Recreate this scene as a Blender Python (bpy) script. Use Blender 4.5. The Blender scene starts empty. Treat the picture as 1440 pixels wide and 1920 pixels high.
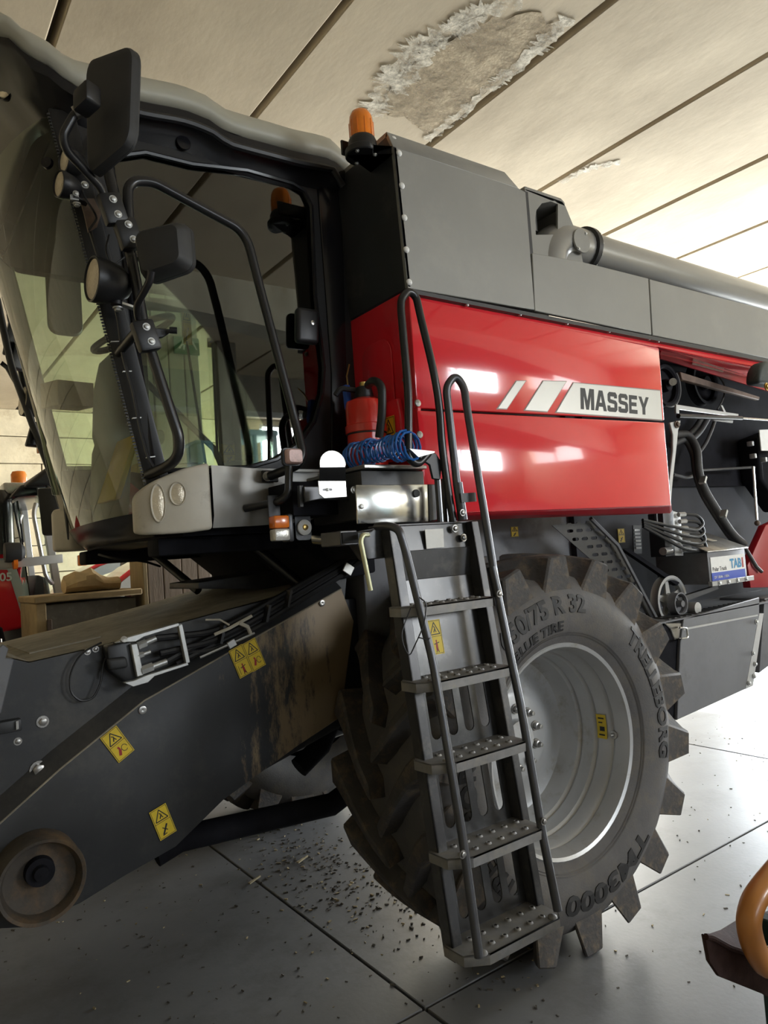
import bpy, bmesh, math, random
from mathutils import Vector, Matrix

random.seed(7)
SC = bpy.context.scene
COL = SC.collection

# ---------------------------------------------------------------- camera
cam_data = bpy.data.cameras.new('camera')
cam_data.sensor_fit = 'VERTICAL'
cam_data.sensor_height = 32.0
cam_data.lens = 22.52
cam_data.clip_start = 0.05
cam = bpy.data.objects.new('camera', cam_data)
COL.objects.link(cam)
rot = Matrix([[0.813323, 0.025806, -0.58124], [-0.577392, -0.087111, -0.811807], [-0.071582, 0.995864, -0.055949]])
cam.matrix_world = Matrix.Translation((0, 0, 1.768)) @ rot.to_4x4()
SC.camera = cam

# ---------------------------------------------------------------- light
world = bpy.data.worlds.new('daylight_sky')
SC.world = world
world.use_nodes = True
bg = world.node_tree.nodes['Background']
bg.inputs[0].default_value = (0.70, 0.83, 1.0, 1)
bg.inputs[1].default_value = 3.0
sun_data = bpy.data.lights.new('sun', 'SUN')
sun_data.energy = 9.0
sun_data.angle = 0.01
sun_data.color = (1.0, 0.93, 0.80)
sun = bpy.data.objects.new('sun', sun_data)
COL.objects.link(sun)
sun.rotation_euler = Vector((-0.70, 0.22, -0.72)).to_track_quat('-Z', 'Y').to_euler()


def area(name, loc, direction, sx, sy, power, color):
    d = bpy.data.lights.new(name, 'AREA')
    d.shape = 'RECTANGLE'
    d.size, d.size_y = sx, sy
    d.energy = power
    d.color = color
    o = bpy.data.objects.new(name, d)
    COL.objects.link(o)
    o.location = loc
    o.rotation_euler = Vector(direction).to_track_quat('-Z', 'Y').to_euler()
    return o


# daylight by the hall's gateway and windows, plus an added back-wall fill
area('gateway_daylight', (10.55, 3.6, 2.1), (-1, -0.05, 0.12), 4.2, 4.0, 900, (0.90, 0.96, 1.0))
area('gable_window_daylight', (10.55, -4.7, 3.87), (-1, 0.2, -0.1), 3.3, 1.1, 55, (1.0, 0.90, 0.75))
area('side_window_daylight', (7.8, -7.65, 3.55), (0, 1, -0.1), 2.7, 1.8, 420, (0.92, 0.96, 1.0))
area('side_window_daylight', (2.8, -7.65, 2.75), (0, 1, 0.0), 3.5, 1.6, 70, (0.92, 0.96, 1.0))
area('far_window_daylight', (7.8, 13.3, 3.65), (0, -1, -0.1), 2.5, 1.8, 200, (0.95, 0.97, 1.0))
area('added_backwall_light', (10.55, 10.1, 2.1), (-1, 0.0, 0.0), 4.6, 4.0, 900, (1.0, 0.95, 0.82))  # lamp added in an extra opening to brighten the back wall

vs = SC.view_settings
vs.view_transform = 'Standard'
vs.look = 'None'
vs.gamma = 1.0
vs.use_curve_mapping = False
vs.exposure = 0.4

# ---------------------------------------------------------------- materials
MATS = {}


def mat(name, color, rough=0.5, metal=0.0, var=0.12, scale=6.0, bump=0.0, bscale=60.0,
        dirt=None, dirt_amt=0.0, dscale=3.0, coat=0.0, spec=0.5, emit=None, estr=0.0, stretch=None):
    m = bpy.data.materials.new(name)
    m.use_nodes = True
    nt = m.node_tree
    N, L = nt.nodes, nt.links
    b = N['Principled BSDF']
    b.inputs['Roughness'].default_value = rough
    b.inputs['Metallic'].default_value = metal
    b.inputs['Specular IOR Level'].default_value = spec
    if coat:
        b.inputs['Coat Weight'].default_value = coat
        b.inputs['Coat Roughness'].default_value = 0.06
    tc = N.new('ShaderNodeTexCoord')
    mp = N.new('ShaderNodeMapping')
    L.new(tc.outputs['Object'], mp.inputs[0])
    if stretch:
        mp.inputs['Scale'].default_value = stretch
    n1 = N.new('ShaderNodeTexNoise')
    n1.inputs['Scale'].default_value = scale
    n1.inputs['Detail'].default_value = 6
    n1.inputs['Roughness'].default_value = 0.65
    L.new(mp.outputs[0], n1.inputs['Vector'])
    ramp = N.new('ShaderNodeValToRGB')
    ramp.color_ramp.elements[0].position = 0.30
    ramp.color_ramp.elements[1].position = 0.72
    lo = [max(0.0, c * (1 - var)) for c in color]
    hi = [min(1.0, c * (1 + var)) for c in color]
    ramp.color_ramp.elements[0].color = (*lo, 1)
    ramp.color_ramp.elements[1].color = (*hi, 1)
    L.new(n1.outputs['Fac'], ramp.inputs[0])
    col = ramp.outputs[0]
    if dirt:
        n2 = N.new('ShaderNodeTexNoise')
        n2.inputs['Scale'].default_value = dscale
        n2.inputs['Detail'].default_value = 9
        n2.inputs['Roughness'].default_value = 0.72
        L.new(mp.outputs[0], n2.inputs['Vector'])
        r2 = N.new('ShaderNodeValToRGB')
        r2.color_ramp.elements[0].position = 0.62 - 0.28 * dirt_amt
        r2.color_ramp.elements[1].position = 0.80 - 0.20 * dirt_amt
        L.new(n2.outputs['Fac'], r2.inputs[0])
        mx = N.new('ShaderNodeMix')
        mx.data_type = 'RGBA'
        mx.inputs['B'].default_value = (*dirt, 1)
        L.new(r2.outputs[0], mx.inputs['Factor'])
        L.new(col, mx.inputs['A'])
        col = mx.outputs['Result']
    L.new(col, b.inputs['Base Color'])
    if bump:
        n3 = N.new('ShaderNodeTexNoise')
        n3.inputs['Scale'].default_value = bscale
        n3.inputs['Detail'].default_value = 4
        L.new(mp.outputs[0], n3.inputs['Vector'])
        bp = N.new('ShaderNodeBump')
        bp.inputs['Strength'].default_value = bump
        bp.inputs['Distance'].default_value = 0.01
        L.new(n3.outputs['Fac'], bp.inputs['Height'])
        L.new(bp.outputs[0], b.inputs['Normal'])
    if emit:
        b.inputs['Emission Color'].default_value = (*emit, 1)
        b.inputs['Emission Strength'].default_value = estr
    MATS[name] = m
    return m


def glass(name, tint, refl=1.0):
    m = bpy.data.materials.new(name)
    m.use_nodes = True
    nt = m.node_tree
    N, L = nt.nodes, nt.links
    N.remove(N['Principled BSDF'])
    out = N['Material Output']
    tr = N.new('ShaderNodeBsdfTransparent')
    tr.inputs[0].default_value = (*tint, 1)
    gl = N.new('ShaderNodeBsdfGlossy')
    gl.inputs['Roughness'].default_value = 0.015
    gl.inputs[0].default_value = (0.95, 0.97, 0.95, 1)
    fr = N.new('ShaderNodeFresnel')
    fr.inputs[0].default_value = 1.45 * refl
    mx = N.new('ShaderNodeMixShader')
    L.new(fr.outputs[0], mx.inputs[0])
    L.new(tr.outputs[0], mx.inputs[1])
    L.new(gl.outputs[0], mx.inputs[2])
    L.new(mx.outputs[0], out.inputs[0])
    MATS[name] = m
    return m


mat('red_paint', (0.74, 0.022, 0.034), 0.15, 0, 0.05, 2, coat=1.0, spec=0.3)
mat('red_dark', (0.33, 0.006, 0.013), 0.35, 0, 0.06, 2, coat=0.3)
mat('grey_paint', (0.26, 0.255, 0.235), 0.40, 0.15, 0.06, 3, dirt=(0.30, 0.29, 0.26), dirt_amt=0.25, dscale=1.5)
mat('tube_paint', (0.30, 0.295, 0.28), 0.28, 0.45, 0.06, 3)
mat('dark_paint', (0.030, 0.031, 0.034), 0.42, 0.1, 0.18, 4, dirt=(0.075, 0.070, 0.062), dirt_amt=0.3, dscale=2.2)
mat('feeder_paint', (0.028, 0.029, 0.031), 0.5, 0.1, 0.18, 5, dirt=(0.070, 0.066, 0.058), dirt_amt=0.4, dscale=2.6)
mat('dusty_deck', (0.27, 0.24, 0.18), 0.85, 0, 0.25, 9, bump=0.15, dirt=(0.15, 0.138, 0.112), dirt_amt=0.5, dscale=5)
mat('black_plastic', (0.012, 0.012, 0.013), 0.42, 0, 0.15, 20, bump=0.04, bscale=300)
mat('black_gloss', (0.008, 0.008, 0.010), 0.22, 0, 0.1, 5)
mat('soft_black', (0.022, 0.022, 0.022), 0.6, 0, 0.15, 30, bump=0.08, bscale=500)
mat('tube_black', (0.016, 0.016, 0.017), 0.28, 0.0, 0.1, 12)
mat('beige_roof', (0.40, 0.385, 0.315), 0.45, 0, 0.05, 4)
mat('beige_plastic', (0.50, 0.46, 0.375), 0.45, 0, 0.08, 8, dirt=(0.30, 0.26, 0.20), dirt_amt=0.25, dscale=6)
mat('chrome', (0.62, 0.62, 0.60), 0.2, 1.0, 0.05, 10)
mat('yellow_zinc', (0.58, 0.57, 0.36), 0.35, 0.6, 0.1, 20)
mat('zinc', (0.50, 0.50, 0.48), 0.45, 0.75, 0.12, 30)
mat('steel_sheet', (0.62, 0.62, 0.60), 0.16, 1.0, 0.06, 7, dirt=(0.30, 0.28, 0.25), dirt_amt=0.25, dscale=22)
mat('galvanised', (0.36, 0.35, 0.33), 0.33, 0.85, 0.15, 14, dirt=(0.16, 0.14, 0.12), dirt_amt=0.3, dscale=12)
mat('satin_silver', (0.46, 0.45, 0.42), 0.38, 0.45, 0.06, 3)
mat('rim_silver', (0.47, 0.475, 0.475), 0.40, 0.40, 0.06, 6, dirt=(0.30, 0.26, 0.19), dirt_amt=0.25, dscale=5)
mat('rubber', (0.095, 0.090, 0.088), 0.72, 0, 0.18, 9, bump=0.12, bscale=120, dirt=(0.135, 0.118, 0.095), dirt_amt=0.5, dscale=6)
mat('lug_rubber', (0.058, 0.053, 0.050), 0.7, 0, 0.25, 9, bump=0.25, bscale=70, dirt=(0.16, 0.12, 0.075), dirt_amt=0.45, dscale=14)
mat('letter_rubber', (0.016, 0.015, 0.015), 0.6, 0, 0.1, 20)
mat('ladder_grey', (0.075, 0.075, 0.078), 0.36, 0.5, 0.15, 8, dirt=(0.15, 0.145, 0.135), dirt_amt=0.35, dscale=9)
mat('ladder_plate', (0.070, 0.070, 0.070), 0.27, 0.55, 0.15, 6, dirt=(0.14, 0.14, 0.135), dirt_amt=0.3, dscale=6)
mat('ladder_tube', (0.085, 0.086, 0.092), 0.32, 0.5, 0.12, 9)
mat('step_steel', (0.23, 0.225, 0.22), 0.55, 0.35, 0.2, 14, dirt=(0.28, 0.26, 0.22), dirt_amt=0.4, dscale=18)
mat('hole_black', (0.004, 0.004, 0.004), 0.8, 0, 0.0)
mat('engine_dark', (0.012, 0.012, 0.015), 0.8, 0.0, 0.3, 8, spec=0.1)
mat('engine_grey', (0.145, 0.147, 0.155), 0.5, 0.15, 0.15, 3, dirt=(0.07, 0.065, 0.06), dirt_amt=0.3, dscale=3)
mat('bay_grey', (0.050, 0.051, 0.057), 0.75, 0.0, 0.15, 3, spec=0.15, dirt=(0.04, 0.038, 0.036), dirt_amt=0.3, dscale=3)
mat('light_grey', (0.45, 0.45, 0.44), 0.4, 0.4, 0.06, 8)
mat('rust_brown', (0.13, 0.09, 0.065), 0.65, 0.3, 0.3, 15)
mat('rusty_drum', (0.060, 0.050, 0.040), 0.75, 0.1, 0.3, 9, bump=0.2, dirt=(0.17, 0.105, 0.050), dirt_amt=0.45, dscale=4)
mat('hose_black', (0.013, 0.013, 0.014), 0.45, 0, 0.15, 30)
mat('dusty_hose', (0.05, 0.048, 0.046), 0.6, 0, 0.2, 20)
mat('amber', (0.85, 0.22, 0.01), 0.18, 0, 0.12, 25, coat=0.5)
mat('amber_dark', (0.75, 0.17, 0.01), 0.25, 0, 0.12, 25, coat=0.4)
mat('clear_lens', (0.62, 0.60, 0.55), 0.15, 0.3, 0.1, 60, bump=0.15, bscale=150)
mat('pink_lens', (0.70, 0.46, 0.42), 0.2, 0.0, 0.15, 60, bump=0.2, bscale=180)
mat('lamp_glass', (0.70, 0.62, 0.48), 0.12, 0.45, 0.12, 50, bump=0.2, bscale=160)
mat('extinguisher_red', (0.72, 0.03, 0.015), 0.28, 0, 0.04, 3, coat=0.5)
mat('blue_hose', (0.02, 0.14, 0.48), 0.3, 0, 0.08, 10)
mat('blue_plastic', (0.02, 0.09, 0.50), 0.4, 0, 0.05, 10)
mat('brass', (0.65, 0.45, 0.15), 0.3, 1.0, 0.1, 10)
mat('yellow_label', (0.72, 0.52, 0.02), 0.5, 0, 0.08, 30)
mat('white_label', (0.75, 0.74, 0.70), 0.5, 0, 0.05, 30)
mat('ink_black', (0.010, 0.010, 0.010), 0.5, 0, 0.0)
mat('ink_red', (0.35, 0.02, 0.02), 0.5, 0, 0.0)
mat('ink_blue', (0.03, 0.07, 0.42), 0.5, 0, 0.0)
mat('ink_teal', (0.02, 0.22, 0.42), 0.5, 0, 0.0)
mat('stripe_silver', (0.56, 0.555, 0.52), 0.3, 0.3, 0.03, 10)
mat('stripe_dark', (0.22, 0.16, 0.15), 0.4, 0.3, 0.03, 10)
mat('concrete_ceiling', (0.53, 0.455, 0.335), 0.9, 0, 0.16, 0.9, bump=0.12, bscale=25,
    dirt=(0.40, 0.335, 0.24), dirt_amt=0.6, dscale=1.0, stretch=(1, 0.45, 1))
mat('joint_dark', (0.10, 0.085, 0.07), 0.9, 0, 0.3, 9)
mat('floor_concrete', (0.185, 0.188, 0.196), 0.42, 0, 0.16, 1.1, bump=0.06, bscale=45,
    dirt=(0.118, 0.117, 0.116), dirt_amt=0.45, dscale=1.6)
mat('wall_block', (0.66, 0.59, 0.43), 0.9, 0, 0.15, 3, bump=0.35, bscale=18, dirt=(0.46, 0.38, 0.25), dirt_amt=0.35, dscale=2.5)
mat('column_concrete', (0.42, 0.40, 0.32), 0.9, 0, 0.18, 4, bump=0.2, bscale=40, dirt=(0.30, 0.27, 0.2), dirt_amt=0.4, dscale=3, stretch=(1, 1, 0.3))
mat('grey_concrete', (0.24, 0.225, 0.19), 0.9, 0, 0.2, 4, bump=0.2, bscale=40, stretch=(1, 1, 0.3))
mat('gateway_ground', (0.50, 0.47, 0.42), 0.9, 0, 0.15, 1)
mat('wood_old', (0.36, 0.285, 0.225), 0.8, 0, 0.3, 6, bump=0.3, bscale=30, stretch=(6, 6, 0.5))
mat('wood_post', (0.36, 0.27, 0.14), 0.8, 0, 0.25, 6, bump=0.2, bscale=30, stretch=(8, 8, 0.5))
mat('chest_wood', (0.145, 0.125, 0.095), 0.75, 0, 0.15, 12, dirt=(0.22, 0.20, 0.165), dirt_amt=0.3, dscale=18)
mat('chest_lid', (0.36, 0.255, 0.125), 0.75, 0, 0.25, 7, bump=0.1)
mat('paper', (0.62, 0.46, 0.25), 0.8, 0, 0.12, 12, bump=0.2)
mat('box_beige', (0.45, 0.33, 0.20), 0.85, 0, 0.1, 12)
mat('mud', (0.16, 0.105, 0.05), 0.95, 0, 0.3, 12, bump=0.5, bscale=40)
mat('straw', (0.40, 0.33, 0.20), 0.9, 0, 0.3, 20)
mat('chip_dark', (0.10, 0.088, 0.072), 0.95, 0, 0.4, 20)
mat('seat_cloth', (0.10, 0.105, 0.10), 0.85, 0, 0.15, 30, bump=0.15, bscale=200)
mat('cab_grey', (0.24, 0.245, 0.23), 0.6, 0, 0.06, 8)
mat('cab_trim', (0.018, 0.018, 0.018), 0.6, 0, 0.1, 12)
mat('column_grey', (0.27, 0.275, 0.26), 0.5, 0, 0.06, 8)
mat('folder_yellow', (0.55, 0.38, 0.03), 0.5, 0, 0.05, 8)
mat('tractor_grey', (0.40, 0.43, 0.40), 0.4, 0, 0.05, 8)
mat('tractor_blue', (0.26, 0.42, 0.45), 0.45, 0, 0.06, 6)
mat('sign_green', (0.02, 0.16, 0.08), 0.5, 0, 0.05, 10)
mat('orange_wood', (0.50, 0.20, 0.045), 0.35, 0, 0.12, 6, coat=0.2)
mat('brown_leather', (0.050, 0.028, 0.024), 0.85, 0, 0.25, 30, bump=0.2, bscale=150, spec=0.15)
mat('bottle_green', (0.01, 0.035, 0.03), 0.5, 0, 0.1, 10)
mat('green_fender', (0.028, 0.036, 0.034), 0.55, 0, 0.25, 9, dirt=(0.16, 0.15, 0.12), dirt_amt=0.15, dscale=22)
glass('cab_glass', (0.80, 0.87, 0.78), 1.45)
glass('screen_glass', (0.82, 0.88, 0.78), 0.97)
def patchy(name, color, cover, scale):
    """a stain whose edge breaks up: noise decides where the film covers the slab"""
    m = mat(name, color, 0.95, 0, 0.15, 7, bump=0.3, bscale=60)
    nt = m.node_tree
    N, L = nt.nodes, nt.links
    b = N['Principled BSDF']
    tc = N.new('ShaderNodeTexCoord')
    n = N.new('ShaderNodeTexNoise')
    n.inputs['Scale'].default_value = scale
    n.inputs['Detail'].default_value = 9
    n.inputs['Roughness'].default_value = 0.75
    L.new(tc.outputs['Object'], n.inputs['Vector'])
    r = N.new('ShaderNodeValToRGB')
    r.color_ramp.elements[0].position = cover - 0.09
    r.color_ramp.elements[1].position = cover + 0.12
    L.new(n.outputs['Fac'], r.inputs[0])
    L.new(r.outputs[0], b.inputs['Alpha'])


patchy('efflorescence', (0.70, 0.66, 0.56), 0.50, 7)
patchy('damp_concrete', (0.45, 0.375, 0.26), 0.46, 4)


def muddy_cover(name):
    """dark painted sheet with dried mud thrown against the end next to the tyre"""
    m = mat(name, (0.028, 0.029, 0.031), 0.5, 0.1, 0.18, 5, dirt=(0.060, 0.057, 0.050), dirt_amt=0.35, dscale=2.6)
    nt = m.node_tree
    N, L = nt.nodes, nt.links
    b = N['Principled BSDF']
    base = b.inputs['Base Color'].links[0].from_socket
    tc = N.new('ShaderNodeTexCoord')
    sep = N.new('ShaderNodeSeparateXYZ')
    L.new(tc.outputs['Object'], sep.inputs[0])
    mp = N.new('ShaderNodeMapping')
    mp.inputs['Rotation'].default_value = (0, math.radians(35), 0)
    mp.inputs['Scale'].default_value = (9, 3, 2.2)
    L.new(tc.outputs['Object'], mp.inputs[0])
    n = N.new('ShaderNodeTexNoise')
    n.inputs['Scale'].default_value = 2.0
    n.inputs['Detail'].default_value = 10
    n.inputs['Roughness'].default_value = 0.78
    L.new(mp.outputs[0], n.inputs['Vector'])
    k = N.new('ShaderNodeMath')
    k.operation = 'MULTIPLY_ADD'
    k.inputs[1].default_value = 0.62
    k.inputs[2].default_value = -0.80
    L.new(sep.outputs['X'], k.inputs[0])
    s = N.new('ShaderNodeMath')
    s.operation = 'ADD'
    L.new(n.outputs['Fac'], s.inputs[0])
    L.new(k.outputs[0], s.inputs[1])
    r = N.new('ShaderNodeValToRGB')
    r.color_ramp.elements[0].position = 0.50
    r.color_ramp.elements[1].position = 0.62
    L.new(s.outputs[0], r.inputs[0])
    mx = N.new('ShaderNodeMix')
    mx.data_type = 'RGBA'
    mx.inputs['B'].default_value = (0.205, 0.150, 0.085, 1)
    L.new(r.outputs[0], mx.inputs['Factor'])
    L.new(base, mx.inputs['A'])
    L.new(mx.outputs['Result'], b.inputs['Base Color'])


muddy_cover('muddy_paint')
glass('window_glass', (0.90, 0.94, 0.92))

# ---------------------------------------------------------------- mesh helpers


def V(p):
    return Vector(p)


def fillet(pts, rad, n=5):
    """round the corners of a polyline"""
    pts = [V(p) for p in pts]
    if rad <= 0 or len(pts) < 3:
        return pts
    out = [pts[0]]
    for a, b, c in zip(pts, pts[1:], pts[2:]):
        u, w = (a - b), (c - b)
        lu, lw = u.length, w.length
        d = min(rad, lu * 0.48, lw * 0.48)
        p0, p1 = b + u * (d / lu), b + w * (d / lw)
        for k in range(n + 1):
            t = k / n
            out.append(p0 * (1 - t) ** 2 + b * (2 * t * (1 - t)) + p1 * t * t)
    out.append(pts[-1])
    return out


class MB:
    def __init__(self):
        self.v, self.f, self.m = [], [], []

    def add(self, vs, fs, m=0):
        o = len(self.v)
        self.v += [tuple(p) for p in vs]
        for f in fs:
            self.f.append([i + o for i in f])
            self.m.append(m)
        return self

    def box(self, x0, x1, y0, y1, z0, z1, m=0):
        vs = [(x, y, z) for z in (z0, z1) for y in (y0, y1) for x in (x0, x1)]
        return self.add(vs, [(0, 2, 3, 1), (4, 5, 7, 6), (0, 1, 5, 4), (2, 6, 7, 3), (0, 4, 6, 2), (1, 3, 7, 5)], m)

    def obox(self, c, u, v, w, m=0):
        """oriented box: centre and three half vectors"""
        c, u, v, w = V(c), V(u), V(v), V(w)
        vs = [c + u * a + v * b + w * d for d in (-1, 1) for b in (-1, 1) for a in (-1, 1)]
        return self.add(vs, [(0, 2, 3, 1), (4, 5, 7, 6), (0, 1, 5, 4), (2, 6, 7, 3), (0, 4, 6, 2), (1, 3, 7, 5)], m)

    def ext(self, pts, vec, m=0):
        """extrude a planar outline"""
        n = len(pts)
        a = [V(p) for p in pts]
        b = [p + V(vec) for p in a]
        fs = [list(range(n)), list(range(2 * n - 1, n - 1, -1))]
        fs += [(i, i + n, (i + 1) % n + n, (i + 1) % n) for i in range(n)]
        return self.add(a + b, fs, m)

    def tube(self, pts, r, n=10, rad=0.0, m=0, cap=True):
        pts = fillet(pts, rad) if rad else [V(p) for p in pts]
        rs = r if isinstance(r, (list, tuple)) else [r] * len(pts)
        rings, up = [], None
        for i, p in enumerate(pts):
            t = (pts[min(i + 1, len(pts) - 1)] - pts[max(i - 1, 0)]).normalized()
            if up is None:
                up = t.orthogonal().normalized()
            up = (up - t * up.dot(t))
            if up.length < 1e-5:
                up = t.orthogonal()
            up.normalize()
            s = t.cross(up)
            rings.append([p + (up * math.cos(2 * math.pi * k / n) + s * math.sin(2 * math.pi * k / n)) * rs[i] for k in range(n)])
        return self.loft(rings, m, cap)

    def loft(self, rings, m=0, cap=True, close=True):
        n = len(rings[0])
        vs = [p for r in rings for p in r]
        fs = []
        for i in range(len(rings) - 1):
            for k in range(n if close else n - 1):
                a, b = i * n + k, i * n + (k + 1) % n
                fs.append((a, b, b + n, a + n))
        if cap:
            fs.append(list(range(n - 1, -1, -1)))
            fs.append(list(range((len(rings) - 1) * n, len(rings) * n)))
        return self.add(vs, fs, m)

    def lathe(self, prof, c, axis, n=24, m=0, cap=False):
        """profile of (radius, height along the axis)"""
        c, ax = V(c), V(axis).normalized()
        u = ax.orthogonal().normalized()
        w = ax.cross(u)
        rings = [[c + ax * h + (u * math.cos(2 * math.pi * k / n) + w * math.sin(2 * math.pi * k / n)) * max(r, 1e-4)
                  for k in range(n)] for r, h in prof]
        return self.loft(rings, m, cap)

    def cyl(self, a, b, r, n=16, m=0, r2=None):
        a, b = V(a), V(b)
        h = (b - a).length
        return self.lathe([(r, 0), (r if r2 is None else r2, h)], a, b - a, n, m, True)

    def ball(self, c, r, n=12, m=0, sq=(1, 1, 1)):
        rings = []
        for i in range(n // 2 + 1):
            th = math.pi * i / (n // 2)
            rr = max(math.sin(th), 1e-3)
            rings.append([V(c) + V((r * sq[0] * rr * math.cos(2 * math.pi * k / n), r * sq[1] * rr * math.sin(2 * math.pi * k / n),
                                    r * sq[2] * math.cos(th))) for k in range(n)])
        return self.loft(rings, m, True)

    def bolt(self, p, d, r=0.012, m=0):
        """hexagon head with washer"""
        d = V(d).normalized()
        p = V(p)
        self.lathe([(r * 1.5, -0.002), (r * 1.5, r * 0.3), (r, r * 0.3)], p, d, 14, m, True)
        self.lathe([(r, r * 0.25), (r, r * 0.95), (r * 0.8, r * 1.05)], p, d, 6, m, True)
        return self

    def build(self, name, mats, parent=None, bevel=0.0, smooth=40, seg=2, curved=False, label=None, kind=None, cat=None, group=None):
        me = bpy.data.meshes.new(name)
        me.from_pydata([tuple(p) for p in self.v], [], self.f)
        if isinstance(mats, str):
            mats = [mats]
        for k in mats:
            me.materials.append(MATS[k])
        me.polygons.foreach_set('material_index', self.m)
        bm = bmesh.new()
        bm.from_mesh(me)
        bmesh.ops.recalc_face_normals(bm, faces=bm.faces)
        if bevel > 0:
            es = [e for e in bm.edges if len(e.link_faces) == 2 and e.calc_face_angle(0) > math.radians(28)]
            res = bmesh.ops.bevel(bm, geom=es, offset=bevel, segments=seg, profile=0.5, affect='EDGES', clamp_overlap=True)
            rim = set(res['faces'])
            for f in bm.faces:
                f.smooth = curved or f in rim
        bm.to_mesh(me)
        bm.free()
        if smooth:
            if bevel <= 0:
                me.polygons.foreach_set('use_smooth', [True] * len(me.polygons))
            me.set_sharp_from_angle(angle=math.radians(smooth))
        me.update()
        return put(name, me, parent, label, kind, cat, group)


def put(name, data, parent=None, label=None, kind=None, cat=None, group=None, matrix=None):
    o = bpy.data.objects.new(name, data)
    COL.objects.link(o)
    if parent is not None:
        o.parent = parent
        o.matrix_parent_inverse = WORLD_INV.get(parent.name, Matrix())
    if matrix is not None:
        o.matrix_basis = matrix
    tag(o, label, kind, cat, group)
    return o


WORLD_INV = {}


def tag(o, label=None, kind=None, cat=None, group=None):
    if label:
        o['label'] = label
    if kind:
        o['kind'] = kind
    if cat:
        o['category'] = cat
    if group:
        o['group'] = group


def thing(name, loc, label, cat, group=None):
    """an Empty at the base of a thing; its parts are modelled in world coordinates"""
    o = bpy.data.objects.new(name, None)
    COL.objects.link(o)
    o.empty_display_size = 0.1
    o.location = loc
    WORLD_INV[o.name] = Matrix.Translation(-V(loc))
    tag(o, label, None, cat, group)
    return o


def part(name, parent, label=None):
    """an Empty that gathers the sub-parts of one part"""
    o = bpy.data.objects.new(name, None)
    COL.objects.link(o)
    o.empty_display_size = 0.05
    o.parent = parent
    o.matrix_parent_inverse = WORLD_INV.get(parent.name, Matrix())
    if label:
        o['label'] = label
    return o


def text_mesh(body, size, extrude=0.0, bold=0.0, shear=0.0, align='LEFT', xscale=1.0):
    cu = bpy.data.curves.new('lettering', 'FONT')
    cu.body = body
    cu.size = size
    cu.extrude = extrude
    cu.offset = bold
    cu.shear = shear
    cu.align_x = align
    cu.resolution_u = 3
    o = bpy.data.objects.new('lettering', cu)
    COL.objects.link(o)
    dg = bpy.context.evaluated_depsgraph_get()
    me = bpy.data.meshes.new_from_object(o.evaluated_get(dg))
    bpy.data.objects.remove(o)
    bpy.data.curves.remove(cu)
    for v in me.vertices:
        v.co.x *= xscale
    return me


def text_on(name, body, size, origin, u, v, matname, parent, extrude=0.0008, bold=0.0, shear=0.0, xscale=1.0, align='LEFT', label=None):
    """flat lettering on a surface: u reads to the right, v is up"""
    me = text_mesh(body, size, extrude, bold, shear, align, xscale)
    u, v = V(u).normalized(), V(v).normalized()
    n = u.cross(v)
    for vert in me.vertices:
        c = vert.co.copy()
        vert.co = V(origin) + u * c.x + v * c.y + n * c.z
    me.materials.clear()
    me.materials.append(MATS[matname])
    me.name = name
    return put(name, me, parent, label)


def cutplate(outer, holes):
    """triangulated 2D plate with holes: returns verts (2D) and faces"""
    from mathutils.geometry import delaunay_2d_cdt
    vs, es = [], []
    for loop in [outer] + holes:
        o = len(vs)
        vs += [Vector(p) for p in loop]
        es += [(o + i, o + (i + 1) % len(loop)) for i in range(len(loop))]
    rv, re_, rf, _, _, _ = delaunay_2d_cdt(vs, es, [], 0, 1e-6)

    def inside(p, loop):
        c = False
        j = len(loop) - 1
        for i in range(len(loop)):
            xi, yi = loop[i]
            xj, yj = loop[j]
            if (yi > p[1]) != (yj > p[1]) and p[0] < (xj - xi) * (p[1] - yi) / (yj - yi) + xi:
                c = not c
            j = i
        return c
    fs = []
    for f in rf:
        cx = sum(rv[i][0] for i in f) / len(f)
        cy = sum(rv[i][1] for i in f) / len(f)
        if inside((cx, cy), outer) and not any(inside((cx, cy), h) for h in holes):
            fs.append(list(f))
    return [tuple(p) for p in rv], fs


def plate_with_holes(mb, outer, holes, to3d, off, m=0):
    """a sheet with real openings; to3d maps (a, b) to a point, off is the thickness vector"""
    vs, fs = cutplate(outer, holes)
    a = [V(to3d(*p)) for p in vs]
    b = [p + V(off) for p in a]
    n = len(a)
    mb.add(a + b, fs + [[i + n for i in reversed(f)] for f in fs], m)
    from collections import Counter
    cnt = Counter()
    for f in fs:
        for i in range(len(f)):
            cnt[tuple(sorted((f[i], f[(i + 1) % len(f)])))] += 1
    mb.add(a + b, [(i, j, j + n, i + n) for (i, j), c in cnt.items() if c == 1], m)
    return mb


def slot(cx, cy, w, h, n=6):
    """rounded slot outline"""
    r = min(w, h) / 2
    pts = []
    if h >= w:
        for k in range(n + 1):
            t = math.pi * k / n
            pts.append((cx + r * math.cos(t), cy + h / 2 - r + r * math.sin(t)))
        for k in range(n + 1):
            t = math.pi + math.pi * k / n
            pts.append((cx + r * math.cos(t), cy - h / 2 + r + r * math.sin(t)))
    else:
        for k in range(n + 1):
            t = -math.pi / 2 + math.pi * k / n
            pts.append((cx + w / 2 - r + r * math.cos(t), cy + r * math.sin(t)))
        for k in range(n + 1):
            t = math.pi / 2 + math.pi * k / n
            pts.append((cx - w / 2 + r + r * math.cos(t), cy + r * math.sin(t)))
    return pts


def rrect(cx, cy, w, h, r, n=4):
    pts = []
    for sx, sy, a0 in ((1, 1, 0), (-1, 1, 90), (-1, -1, 180), (1, -1, 270)):
        for k in range(n + 1):
            t = math.radians(a0 + 90 * k / n)
            pts.append((cx + sx * (w / 2 - r) + r * math.cos(t), cy + sy * (h / 2 - r) + r * math.sin(t)))
    return pts


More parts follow.
